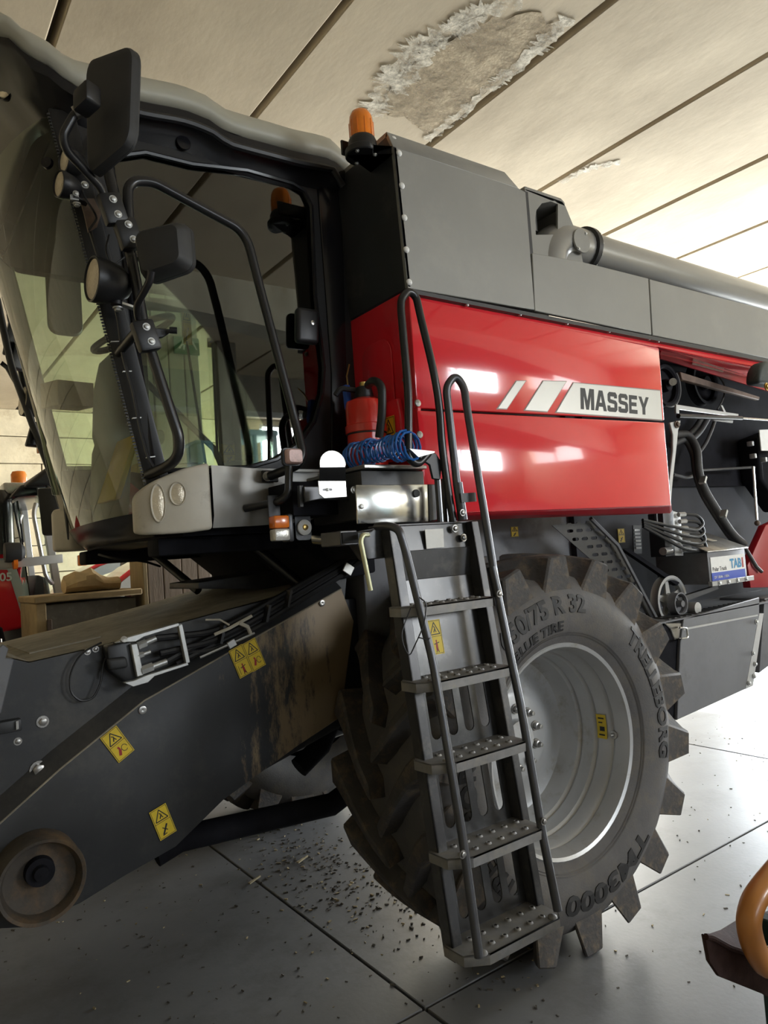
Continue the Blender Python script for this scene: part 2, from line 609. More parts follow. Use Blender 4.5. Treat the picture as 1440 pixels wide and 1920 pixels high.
def sticker(parent, o, u, v, w, h, style=0, label=None, name='warning_sticker'):
    """yellow safety sticker: frame, warning triangle above, pictogram below. o = lower left corner"""
    u, v = V(u).normalized(), V(v).normalized()
    n = u.cross(v)
    o = V(o)
    mb = MB()

    def q(a, b, lift=0.0012):
        return o + u * (a * w) + v * (b * h) + n * lift
    mb.ext([q(0, 0, 0), q(1, 0, 0), q(1, 1, 0), q(0, 1, 0)], n * 0.001, 0)

    def line(a, b, t, m=1):
        a2, b2 = V((a[0] * w, a[1] * h)), V((b[0] * w, b[1] * h))
        d = (b2 - a2).normalized()
        p = Vector((-d.y, d.x)) * (t / 2)
        pts = [a2 + p, a2 - p, b2 - p, b2 + p]
        mb.ext([o + u * c[0] + v * c[1] + n * 0.001 for c in pts], n * 0.0005, m)
    t = w * 0.025
    for a, b in (((.05, .03), (.95, .03)), ((.95, .03), (.95, .97)), ((.95, .97), (.05, .97)), ((.05, .97), (.05, .03)), ((.05, .52), (.95, .52))):
        line(a, b, t)
    tri = ((.14, .58), (.86, .58), (.5, .93))
    for i in range(3):
        line(tri[i], tri[(i + 1) % 3], t * 2.2)
    line((.42, .64), (.55, .76), t * 2.5)
    line((.55, .76), (.45, .82), t * 2)
    line((.60, .64), (.52, .74), t * 2)
    if style == 0:
        line((.3, .15), (.45, .32), t * 6, 2)
        line((.45, .32), (.40, .42), t * 4, 2)
        for k in range(7):
            a0, a1 = math.radians(k * 45), math.radians(k * 45 + 45)
            line((.68 + .16 * math.cos(a0), .28 + .11 * math.sin(a0)), (.68 + .16 * math.cos(a1), .28 + .11 * math.sin(a1)), t * 1.3)
    elif style == 1:
        line((.5, .10), (.5, .30), t * 6, 2)
        line((.5, .30), (.5, .42), t * 3.4, 2)
        line((.32, .30), (.7, .34), t * 2)
        line((.42, .06), (.48, .18), t * 2)
        line((.6, .06), (.54, .18), t * 2)
        line((.2, .1), (.2, .4), t)
    else:
        line((.3, .12), (.65, .40), t * 4)
        line((.35, .34), (.6, .2), t * 2)
        line((.25, .1), (.5, .12), t * 2)
    return mb.build(name, ['yellow_label', 'ink_black', 'ink_red'], parent, smooth=0, label=label)

# ---------------------------------------------------------------- the hall
X0, X1, Y0, Y1, ZC = -6.0, 10.4, -7.6, 13.2, 4.6


def struct(name, mb, mats, parent=None, **k):
    if parent is None:
        k.setdefault('kind', 'structure')
    return mb.build(name, mats, parent, **k)


ground = struct('ground', MB().box(-40, 60, -40, 60, -0.30, -0.16), 'gateway_ground', smooth=0,
                label='pale ground outside the hall gateway', cat='ground')
floor = struct('floor', MB().box(X0 - 0.2, X1 + 0.3, Y0 - 0.2, Y1 + 0.2, -0.155, -0.03), 'joint_dark', smooth=0,
               label='grey concrete hall floor with dark joints', cat='floor')
xs = [X0 - 0.2, -2.1, 1.70, 5.5, 9.0, X1 + 0.3]
ys = [Y0 - 0.2, -4.6, -1.5, 2.34, 6.2, 10.0, Y1 + 0.2]
for i in range(len(xs) - 1):
    for j in range(len(ys) - 1):
        g = 0.006
        MB().box(xs[i] + g, xs[i + 1] - g, ys[j] + g, ys[j + 1] - g, -0.15, 0.0).build('floor_slab', 'floor_concrete', floor, bevel=0.004, seg=1, smooth=0)

ceiling = struct('ceiling', MB().box(X0, X1, Y0, Y1, ZC + 0.10, ZC + 0.2), 'joint_dark', smooth=0,
                 label='concrete slab ceiling with dark gaps between long panels', cat='ceiling')
gx = [0.85 + 1.213 * k for k in range(-6, 9)]
for k in range(len(gx) - 1):
    MB().box(gx[k] + 0.022, gx[k + 1] - 0.022, Y0 - 0.1, Y1 + 0.1, ZC + random.uniform(-0.004, 0.004), ZC + 0.12).build(
        'ceiling_panel', 'concrete_ceiling', ceiling, bevel=0.008, seg=1, smooth=0)


def blotch(name, pts, matname, z=ZC - 0.006, th=0.004):
    return MB().ext([(p[0], p[1], z) for p in pts], (0, 0, th)).build(name, matname, ceiling, smooth=0)


def ragged(pts, amp, n=5, seed=1):
    rnd = random.Random(seed)
    out = []
    for i in range(len(pts)):
        a, b = V(pts[i]), V(pts[(i + 1) % len(pts)])
        for k in range(n):
            p = a.lerp(b, k / n)
            out.append((p.x + rnd.uniform(-amp, amp), p.y + rnd.uniform(-amp, amp), 0))
    return out


# damp patch with a white salt edge on the panel above the grain tank
damp = [(2.766, 3.568, 4.6), (2.645, 3.252, 4.6), (2.646, 2.956, 4.6), (2.777, 2.634, 4.6), (3.002, 2.397, 4.6), (3.223, 2.518, 4.6), (3.201, 2.701, 4.6), (3.195, 3.306, 4.6), (3.167, 3.605, 4.6), (2.977, 3.537, 4.6)]
blotch('damp_patch', ragged(damp, 0.03, 6, 3), 'damp_concrete')


def band(pts, widths, seed):
    rnd = random.Random(seed)
    P = fillet(pts, 0.05, 2)
    L, R = [], []
    n = len(P)
    out_l, out_r = [], []
    fine = []
    for i in range(n - 1):
        for k in range(7):
            fine.append((P[i].lerp(P[i + 1], k / 7), (i + k / 7) / (n - 1)))
    for i, (p, t) in enumerate(fine):
        q = fine[min(i + 1, len(fine) - 1)][0] - fine[max(i - 1, 0)][0]
        q.normalize()
        nrm = Vector((-q.y, q.x, 0))
        w = widths[0] * (1 - t) + widths[1] * t
        out_l.append(p + nrm * w * rnd.uniform(0.25, 1.0))
        out_r.append(p - nrm * w * rnd.uniform(0.25, 1.0))
    return out_l + out_r[::-1]


salt = [(2.718, 3.659, 4.6), (2.691, 3.534, 4.6), (2.622, 3.276, 4.6), (2.569, 2.98, 4.6), (2.685, 2.77, 4.6), (2.7, 2.572, 4.6), (2.892, 2.41, 4.6)]
blotch('salt_stain', band(salt, (0.13, 0.10), 5), 'efflorescence', ZC - 0.008)
blotch('salt_stain', band([(2.696, 3.361, 4.6), (2.702, 3.231, 4.6), (2.656, 2.921, 4.6), (2.776, 2.653, 4.6)], (0.11, 0.06), 8), 'efflorescence', ZC - 0.0085)
blotch('salt_stain', band([(3.215, 3.665, 4.6), (3.217, 3.385, 4.6), (3.206, 2.948, 4.6), (3.202, 2.619, 4.6), (3.153, 2.336, 4.6)], (0.06, 0.09), 9), 'efflorescence', ZC - 0.0085)
blotch('salt_stain', band([(4.526, 3.607, 4.6), (4.574, 3.332, 4.6), (4.723, 3.152, 4.6)], (0.06, 0.05), 11), 'efflorescence', ZC - 0.0085)

# back wall: courses of long concrete blocks
wall_back = struct('wall_back', MB().box(X0, 6.55, Y1 + 0.06, Y1 + 0.25, 0, ZC + 0.1).box(9.1, X1, Y1 + 0.06, Y1 + 0.25, 0, ZC + 0.1)
                   .box(6.55, 9.1, Y1 + 0.06, Y1 + 0.25, 0, 2.7), 'joint_dark', smooth=0,
                   label='cream block wall at the far end behind the machines', cat='wall')
row = 0
z = 0.0
while z < ZC:
    h = min(0.46, ZC + 0.1 - z)
    x = X0 - (row % 2) * 1.2
    while x < X1:
        a, b = max(x, X0), min(x + 2.4, X1)
        if z + h > 2.7:
            spans = [(a, min(b, 6.5)), (max(a, 9.15), b)]
        else:
            spans = [(a, b)]
        for s, e in spans:
            if e - s > 0.15:
                MB().box(s + 0.008, e - 0.008, Y1 + random.uniform(-0.006, 0.006), Y1 + 0.1, z + 0.007, z + h - 0.007).build(
                    'wall_block', 'wall_block', wall_back, bevel=0.008, seg=1, smooth=0)
        x += 2.4
    z += 0.46
    row += 1
w1 = struct('window_1', MB().box(6.5, 9.15, Y1 - 0.02, Y1 + 0.12, 2.66, 2.74).box(6.5, 9.15, Y1 - 0.02, Y1 + 0.12, 4.52, 4.6)
            .box(6.5, 6.58, Y1 - 0.02, Y1 + 0.12, 2.7, 4.56).box(9.07, 9.15, Y1 - 0.02, Y1 + 0.12, 2.7, 4.56)
            .box(7.35, 7.41, Y1 - 0.01, Y1 + 0.10, 2.7, 4.56).box(8.22, 8.28, Y1 - 0.01, Y1 + 0.10, 2.7, 4.56), 'light_grey', smooth=0,
            label='bright window high in the far block wall', cat='window')
MB().box(6.55, 9.1, Y1 + 0.04, Y1 + 0.05, 2.72, 4.55).build('pane', 'window_glass', w1, smooth=0)

# left wall, right wall with a gateway and an added opening, wall behind the camera with windows
struct('wall_left', MB().box(X0 - 0.25, X0, Y0, Y1 + 0.2, 0, ZC + 0.1), 'wall_block', smooth=0,
       label='cream side wall at the front of the harvester', cat='wall')
struct('wall_right', MB().box(X1, X1 + 0.25, Y0, -6.4, 0, ZC + 0.1).box(X1, X1 + 0.25, -6.4, -3.0, 0, 3.3).box(X1, X1 + 0.25, -6.4, -3.0, 4.45, ZC + 0.1)
       .box(X1, X1 + 0.25, -3.0, 1.5, 0, ZC + 0.1).box(X1, X1 + 0.25, 5.8, 7.8, 0, ZC + 0.1).box(X1, X1 + 0.25, 12.4, Y1 + 0.2, 0, ZC + 0.1)
       .box(X1, X1 + 0.25, 1.5, 5.8, 4.2, ZC + 0.1).box(X1, X1 + 0.25, 7.8, 12.4, 4.2, ZC + 0.1), 'wall_block', smooth=0,  # the second opening is added to let light onto the back wall
       label='cream gable wall around the open gateway and an added light opening', cat='wall')
struct('wall_front', MB().box(X0, 1.0, Y0 - 0.25, Y0, 0, ZC + 0.1).box(4.6, 6.4, Y0 - 0.25, Y0, 0, ZC + 0.1).box(9.2, X1, Y0 - 0.25, Y0, 0, ZC + 0.1)
       .box(1.0, 4.6, Y0 - 0.25, Y0, 0, 1.9).box(1.0, 4.6, Y0 - 0.25, Y0, 3.6, ZC + 0.1)
       .box(6.4, 9.2, Y0 - 0.25, Y0, 0, 2.6).box(6.4, 9.2, Y0 - 0.25, Y0, 4.5, ZC + 0.1), 'wall_block', smooth=0,
       label='cream long wall with high windows facing the harvester', cat='wall')
struct('window_2', MB().box(1.0, 4.6, Y0 - 0.1, Y0, 1.9, 1.97).box(1.0, 4.6, Y0 - 0.1, Y0, 3.53, 3.6).box(2.17, 2.23, Y0 - 0.1, Y0, 1.9, 3.6)
       .box(3.37, 3.43, Y0 - 0.1, Y0, 1.9, 3.6).box(1.0, 4.6, Y0 - 0.1, Y0, 2.72, 2.78), 'light_grey', smooth=0, label='wide window in the long wall facing the cab', cat='window')
struct('window_3', MB().box(6.4, 9.2, Y0 - 0.1, Y0, 2.6, 2.67).box(6.4, 9.2, Y0 - 0.1, Y0, 4.43, 4.5).box(7.76, 7.84, Y0 - 0.1, Y0, 2.6, 4.5),
       'light_grey', smooth=0, label='high window in the long wall facing the red side panel', cat='window')
struct('window_4', MB().box(X1, X1 + 0.1, -6.4, -3.0, 3.3, 3.36).box(X1, X1 + 0.1, -6.4, -3.0, 4.39, 4.45).box(X1, X1 + 0.1, -4.75, -4.69, 3.3, 4.45),
       'light_grey', smooth=0, label='high window in the gable wall beside the gateway', cat='window')

# beams and columns
arch = [(-6, 6.5, 4.05), (0.5, 6.5, 4.22), (2.2, 6.5, 4.24), (3.2, 6.5, 4.17), (4.2, 6.5, 4.05), (5.3, 6.5, 3.85), (6.4, 6.5, 3.6), (10.4, 6.5, 3.3)]
struct('ceiling_beam', MB().ext([(p[0], -1.1, p[2]) for p in arch] + [(10.4, -1.1, 4.62), (-6, -1.1, 4.62)], (0, -0.35, 0)), 'column_concrete', smooth=0,
       label='arched concrete roof beam mirrored in the cab side window', cat='beam')
struct('ceiling_beam', MB().box(X0, X1, -4.9, -4.5, 4.05, 4.62), 'grey_concrete', smooth=0,
       label='straight grey roof beam behind the arched one', cat='beam')
struct('wall_column', MB().box(3.63, 3.9, -3.35, -3.05, 0, 4.6), 'grey_concrete', bevel=0.015, seg=1, smooth=0,
       label='slim dark grey concrete column mirrored in the cab side window', cat='column')
struct('wall_column', MB().box(3.98, 4.16, -4.7, -4.5, 0, 4.1), 'grey_concrete', bevel=0.015, seg=1, smooth=0,
       label='thin grey column under the straight roof beam', cat='column')
pil = struct('wall_pillar', MB().box(1.64, 2.13, 5.34, 5.62, 0, 4.6), 'column_concrete', smooth=0,
             label='wide pillar faced with upright boards behind the feeder house', cat='pillar')
MB().box(1.605, 1.64, 5.30, 5.62, 0, 2.55).build('plank', 'wood_post', pil, bevel=0.006, seg=1, smooth=0)
for a, b in ((1.645, 1.755), (1.76, 1.895), (1.90, 2.02), (2.025, 2.13)):
    MB().box(a, b, 5.30 + random.uniform(0, 0.008), 5.345, 0, 2.55).build('plank', 'wood_old', pil, bevel=0.006, seg=1, smooth=0)
for a in (1.645, 1.768, 1.891, 2.014):
    MB().box(a, a + 0.116, 5.305 + random.uniform(0, 0.008), 5.345, 2.56, 4.58).build('plank', 'column_concrete', pil, bevel=0.006, seg=1, smooth=0)
e0 = V((1.926, 5.29, 3.4))
ew, eh = 0.20, 0.13
sg = MB()
sg.box(e0.x, e0.x + ew, 5.275, 5.298, e0.z, e0.z + eh, 0)
for pts in (((.15, .30), (.23, .27), (.36, .56), (.29, .62)), ((.29, .56), (.38, .56), (.42, .80), (.33, .83)),
            ((.34, .25), (.40, .22), (.44, .50), (.36, .56)), ((.69, .76), (.75, .82), (.92, .31), (.86, .28))):
    sg.ext([(e0.x + a * ew, 5.273, e0.z + c * eh) for a, c in pts], (0, 0.003, 0), 1)
tag(sg.build('exit_sign', ['sign_green', 'white_label'], None, smooth=0), 'small green exit sign with running figure on the boarded pillar', None, 'sign')

# ---------------------------------------------------------------- background machines and odds and ends
tr = thing('red_tractor', (1.2, 7.0, 0), 'red and grey tractor parked behind the harvester front, at left', 'tractor')
SH = V((0.09, 0.62, 0.0))
def bon(*pts):
    return [V(p) - SH for p in pts]
MB().ext(bon((0.329, 6.97, 2.012), (0.747, 6.97, 2.004), (0.982, 6.97, 2), (1.028, 6.97, 1.895), (1.122, 6.97, 1.507), (1.064, 6.97, 1.337), (0.722, 6.97, 1.302), (0.308, 6.97, 1.333)), (0, 0.95, 0)).build('bonnet', 'red_paint', tr, bevel=0.03, seg=3)
MB().ext(bon((0.666, 6.96, 1.955), (0.987, 6.96, 1.953), (1.025, 6.96, 1.867), (1.118, 6.96, 1.554), (1.091, 6.96, 1.418), (1.051, 6.96, 1.468), (0.958, 6.96, 1.853), (0.663, 6.96, 1.875)), (0, 0.03, 0)).build('grey_stripe', 'tractor_grey', tr, smooth=0)
text_on('model_number', '05', 0.10, V((0.893, 6.955, 1.758)) - SH, (1, 0, 0), (0, 0, 1), 'white_label', tr, bold=0.002)
MB().lathe([(0.10, 0), (0.10, 0.42), (0.085, 0.50), (0.05, 0.55), (0.001, 0.56)], V((0.914, 6.9, 1.983)) - SH, (0, 0, 1), 20).build('exhaust_stack', 'black_gloss', tr)
# cab
for name, a, b, r in (('front_pillar', (1.089, 6, 2.574), (1.2, 6, 1.601), 0.03), ('front_pillar', (1.227, 7.7, 2.592), (1.285, 7.7, 1.681), 0.03), ('rear_pillar', (2.35, 6.0, 1.3), (2.3, 6.0, 2.55), 0.035)):
    a, b = V(a), V(b)
    d = (b - a)
    MB().obox((a + b) / 2, d / 2, (r, 0, 0), (0, r * 1.1, 0)).build(name, 'light_grey', tr, bevel=0.006, seg=1)
MB().ext([(0.95, 5.9, 2.52), (1.15, 5.9, 2.70), (2.4, 5.9, 2.72), (2.5, 5.9, 2.58), (2.45, 5.9, 2.50)], (0, 1.9, 0)).build('roof', 'black_plastic', tr, bevel=0.04, seg=3)
MB().ext([(0.86, 6.0, 2.44), (0.95, 6.0, 2.55), (1.3, 6.0, 2.58), (1.3, 6.0, 2.48)], (0, 1.7, 0)).build('roof_visor', 'black_gloss', tr, bevel=0.02)
MB().box(0.85, 1.02, 6.25, 6.55, 2.50, 2.60).build('work_lamp', 'clear_lens', tr, bevel=0.02)
MB().box(0.84, 1.0, 7.0, 7.3, 2.46, 2.58).build('work_lamp', 'clear_lens', tr, bevel=0.02)
bq = V((1.152, 7.4, 2.786))
MB().lathe([(0.075, -0.06), (0.075, 0.03), (0.06, 0.06), (0.02, 0.07), (0.001, 0.07)], bq, (0, 0, 1), 16).build('beacon', 'amber', tr)
MB().lathe([(0.05, -0.16), (0.08, -0.09), (0.08, -0.06)], bq, (0, 0, 1), 16, cap=True).build('beacon_base', 'black_plastic', tr)
MB().ext([(1.10, 5.99, 1.50), (1.05, 5.99, 2.45), (2.3, 5.99, 2.48), (2.28, 5.99, 1.45)], (0, 0.01, 0)).build('door_glass', 'window_glass', tr, smooth=0)
MB().ext([(0.98, 6.05, 1.60), (0.92, 6.05, 2.42), (0.92, 7.65, 2.42), (0.98, 7.65, 1.60)], (0.01, 0, 0)).build('windscreen', 'window_glass', tr, smooth=0)
MB().tube([(1.041, 5.9, 2.378), (1.008, 5.85, 2.293), (1.081, 5.85, 1.772), (1.136, 5.9, 1.708)], 0.018, 8, 0.05).build('grab_rail', 'light_grey', tr)
MB().tube([(1.196, 7.6, 2.427), (1.165, 7.6, 2.351), (1.198, 7.6, 1.789), (1.25, 7.6, 1.684)], 0.018, 8, 0.05).build('grab_rail', 'light_grey', tr)
ma, mb_ = V((1.106, 5.6, 2.287)), V((1.116, 5.6, 2.171))
MB().obox((1.099, 5.6, 2.284), (0.075, -0.02, 0), (0.02, 0.035, 0), (-0.01, 0, 0.19)).build('wing_mirror', 'soft_black', tr, bevel=0.02)
MB().obox((1.2, 7.9, 2.322), (0.06, -0.02, 0), (0.02, 0.035, 0), (-0.01, 0, 0.17)).build('wing_mirror', 'soft_black', tr, bevel=0.02)
MB().tube([(1.133, 5.9, 2.52), (1.112, 5.7, 2.475), (1.102, 5.6, 2.346)], 0.015, 8).build('mirror_arm', 'black_plastic', tr)
MB().obox((0.962, 5.8, 1.898), (0.24, 0, 0.012), (0, 0.03, 0), (0, 0, 0.035)).build('lamp_bracket', 'light_grey', tr, bevel=0.006)
c = V((0.825, 5.75, 1.981))
MB().lathe([(0.001, 0), (0.075, 0.005), (0.08, 0.03), (0.075, 0.12), (0.04, 0.15), (0.001, 0.15)], c - V((0.06, 0, 0)), (1, 0, 0), 18).build('headlamp', 'soft_black', tr)
MB().lathe([(0.001, 0), (0.05, 0.01), (0.05, 0.04), (0.001, 0.04)], V((0.818, 5.75, 1.894)), (1, 0, 0), 14).build('indicator', 'amber_dark', tr)
# driver's seat, wheel and console behind the glass
MB().box(1.55, 2.0, 6.6, 7.1, 1.35, 1.5).ext([(1.95, 6.6, 1.45), (2.05, 6.6, 1.45), (2.15, 6.6, 2.1), (2.05, 6.6, 2.1)], (0, 0.5, 0)).build('seat', 'cab_trim', tr, bevel=0.04)
MB().ext([(1.02, 6.4, 1.3), (1.25, 6.4, 1.3), (1.2, 6.4, 1.75), (1.1, 6.4, 1.8)], (0, 0.8, 0)).build('console', 'cab_trim', tr, bevel=0.03)
MB().box(0.95, 2.4, 5.95, 7.65, 0.95, 1.35).build('cab_floor', 'engine_dark', tr, bevel=0.02)
# wheels and red rear mudguard
for cx, cy, cz, R, w in ((2.25, 5.95, 0.85, 0.85, 0.5), (2.25, 7.75, 0.85, 0.85, 0.5), (-0.6, 5.95, 0.6, 0.6, 0.4), (-0.6, 7.75, 0.6, 0.6, 0.4)):
    wheel = MB().lathe([(R * 0.5, -w / 2 + 0.04), (R * 0.56, -w / 2), (R * 0.9, -w / 2), (R, -w / 2 + 0.06), (R, w / 2 - 0.06), (R * 0.9, w / 2), (R * 0.56, w / 2), (R * 0.5, w / 2 - 0.04)],
                       (cx, cy, cz), (0, 1, 0), 36).build('tyre', 'rubber', tr)
    MB().lathe([(R * 0.5, -w / 2 + 0.04), (R * 0.42, -w / 2 + 0.10), (R * 0.2, 0), (0.001, 0)], (cx, cy, cz), (0, 1, 0), 28).build('wheel_disc', 'rim_silver', tr)
    for k in range(20):
        a = 2 * math.pi * k / 20
        d = V((math.cos(a), 0, math.sin(a)))
        t = V((-math.sin(a), 0, math.cos(a)))
        MB().obox(V((cx, cy + (0.5 if k % 2 else -0.5) * w * 0.45, cz)) + d * (R + 0.005), d * 0.03, t * 0.035, (0, w * 0.24, 0)).build('lug', 'lug_rubber', wheel, smooth=0)
for cy in (5.95, 7.75):
    arc = [(2.25 + 0.98 * math.cos(math.radians(a)), 0.92 + 0.98 * math.sin(math.radians(a))) for a in range(20, 171, 10)]
    arc2 = [(2.25 + 1.02 * math.cos(math.radians(a)), 0.92 + 1.02 * math.sin(math.radians(a))) for a in range(170, 19, -10)]
    MB().ext([(x, cy - 0.28, z) for x, z in arc + arc2], (0, 0.5, 0)).build('mudguard', 'red_paint', tr, smooth=30)
    arc3 = [(2.25 + 0.88 * math.cos(math.radians(a)), 0.92 + 0.88 * math.sin(math.radians(a))) for a in range(170, 19, -10)]
    MB().ext([(x, cy - 0.30, z) for x, z in arc + arc3], (0, 0.03, 0)).build('mudguard_edge', 'light_grey', tr, smooth=30)
MB().obox((1.358, 5.8, 1.884), (0.035, 0, 0), (0, 0.03, 0), (0, 0, 0.045)).build('side_indicator', 'amber_dark', tr, bevel=0.008)

tr.location = V(tr.location) + V((0.09, 0.62, 0.0))

# pale blue tractor and a crate on the near side of the hall, mirrored in the cab side window
t2 = thing('blue_tractor', (6.0, -5.6, 0), 'pale blue tractor mirrored in the lower cab side window', 'tractor')
bc = V((5.148, 11, 3.597))
bx, bz = bc.x, bc.z
MB().box(bx - 0.42, bx + 0.42, -6.2, -5.2, bz + 0.22, bz + 0.32).build('roof', 'tractor_blue', t2, bevel=0.04)
for dx in (-0.38, 0.0, 0.36):
    MB().box(bx + dx - 0.03, bx + dx + 0.03, -5.3, -5.22, bz - 0.5, bz + 0.24).build('pillar', 'tractor_blue', t2, bevel=0.01)
MB().box(bx - 0.38, bx + 0.38, -5.26, -5.25, bz - 0.5, bz + 0.24).build('window', 'window_glass', t2, smooth=0)
MB().box(bx - 0.45, bx + 0.45, -6.2, -5.2, 0.75, bz - 0.5).build('cab_body', 'tractor_blue', t2, bevel=0.04)
MB().ext([(bx + 0.45, -6.05, 0.9), (bx + 1.9, -6.05, 0.9), (bx + 1.9, -6.05, 1.9), (bx + 0.45, -6.05, 2.2)], (0, 0.7, 0)).build('bonnet', 'tractor_blue', t2, bevel=0.06)
for cx, R in ((bx - 0.2, 0.8), (bx + 1.5, 0.5)):
    for cy in (-6.35, -5.05):
        MB().lathe([(0.3 * R, -0.14), (0.6 * R, -0.18), (0.92 * R, -0.18), (R, -0.12), (R, 0.12), (0.92 * R, 0.18), (0.6 * R, 0.18), (0.3 * R, 0.14)], (cx, cy, R), (0, 1, 0), 28, cap=True).build('tyre', 'rubber', t2)
MB().tube([(bx + 0.6, -5.3, bz - 0.9), (bx + 0.62, -5.3, bz + 0.55)], 0.05, 10).build('exhaust_stack', 'rust_brown', t2)
cc = V((3.851, 9.2, 3.186))
cr = thing('storage_crate', (cc.x, -3.9, 0), 'teal plastic crate on a stand mirrored in the cab side window', 'crate')
MB().box(cc.x - 0.30, cc.x + 0.30, -4.1, -3.7, cc.z - 0.22, cc.z + 0.20).build('crate_body', 'tractor_blue', cr, bevel=0.02)
MB().box(cc.x - 0.33, cc.x + 0.33, -4.13, -3.67, cc.z + 0.20, cc.z + 0.24).build('rim', 'tractor_blue', cr, bevel=0.01)
MB().box(cc.x - 0.34, cc.x + 0.34, -4.14, -3.66, 0, cc.z - 0.22).build('stand', 'chest_wood', cr, bevel=0.01)

# tall wooden bin with a lid, paper sack on it
ch = thing('wooden_bin', (1.3, 5.6, 0), 'tall dark wooden bin with a tan lid behind the feeder house', 'bin')
MB().box(0.94, 1.56, 5.34, 5.90, 0, 1.577).build('bin_body', 'chest_wood', ch, bevel=0.006, seg=1)
MB().box(0.89, 0.955, 5.31, 5.93, 0, 1.592).build('corner_post', 'chest_lid', ch, bevel=0.006, seg=1)
MB().box(0.88, 1.595, 5.29, 5.95, 1.592, 1.638).build('lid', 'chest_lid', ch, bevel=0.008, seg=1)
MB().box(0.955, 0.985, 5.30, 5.315, 1.40, 1.48).build('hasp', 'rust_brown', ch, bevel=0.003, seg=1)
sk = MB()
rnd = random.Random(4)
rings = []
for i in range(7):
    t = i / 6
    cx = 1.12 + 0.38 * t
    r = 0.06 + 0.05 * math.sin(math.pi * min(1, t * 1.15 + 0.1))
    rings.append([V((cx, 5.56 + 1.3 * r * math.cos(2 * math.pi * k / 12) * rnd.uniform(.85, 1.15), 1.638 + max(0.0, r * 0.75 + 0.75 * r * math.sin(2 * math.pi * k / 12)) * rnd.uniform(.85, 1.15))) for k in range(12)])
sk.loft(rings)
tag(sk.build('paper_sack', 'paper', None, smooth=25), 'crumpled tan paper sack lying on the tall bin lid', None, 'sack')

# workshop jack handles beside the bin
jk = thing('plastic_drum', (0.60, 5.95, 0), 'dark plastic drum beside the red tractor bonnet', 'drum')
MB().lathe([(0.001, 0), (0.19, 0), (0.20, 0.05), (0.20, 1.25), (0.17, 1.42), (0.06, 1.50), (0.06, 1.56), (0.001, 1.56)], (0.60, 5.95, 0), (0, 0, 1), 24).build('drum_body', 'engine_dark', jk)
MB().lathe([(0.062, 1.55), (0.062, 1.63), (0.05, 1.65), (0.001, 1.65)], (0.60, 5.95, 0), (0, 0, 1), 20).build('screw_cap', 'galvanised', jk)
for i, (px, lab) in enumerate(((22, 'left chrome pipe end sticking up beside the feeder deck'), (36, 'right chrome pipe end sticking up beside the feeder deck'))):
    p = V((0.50 + 0.07 * i, 4.6, 0))
    tag(MB().lathe([(0.022, 0), (0.022, 1.44), (0.017, 1.44), (0.017, 1.2)], p, (0, 0, 1), 16, cap=True).build('chrome_pipe', 'chrome', None), lab, None, 'pipe', 'chrome pipes beside the bin')

# ---------------------------------------------------------------- the combine harvester
CH = thing('combine_harvester', (2.45, 3.5, 0), 'large red and grey combine harvester filling the view, with ladder and big tyre', 'harvester')

# ---- front drive wheel
WC = V((2.45, 2.45, 0.853))


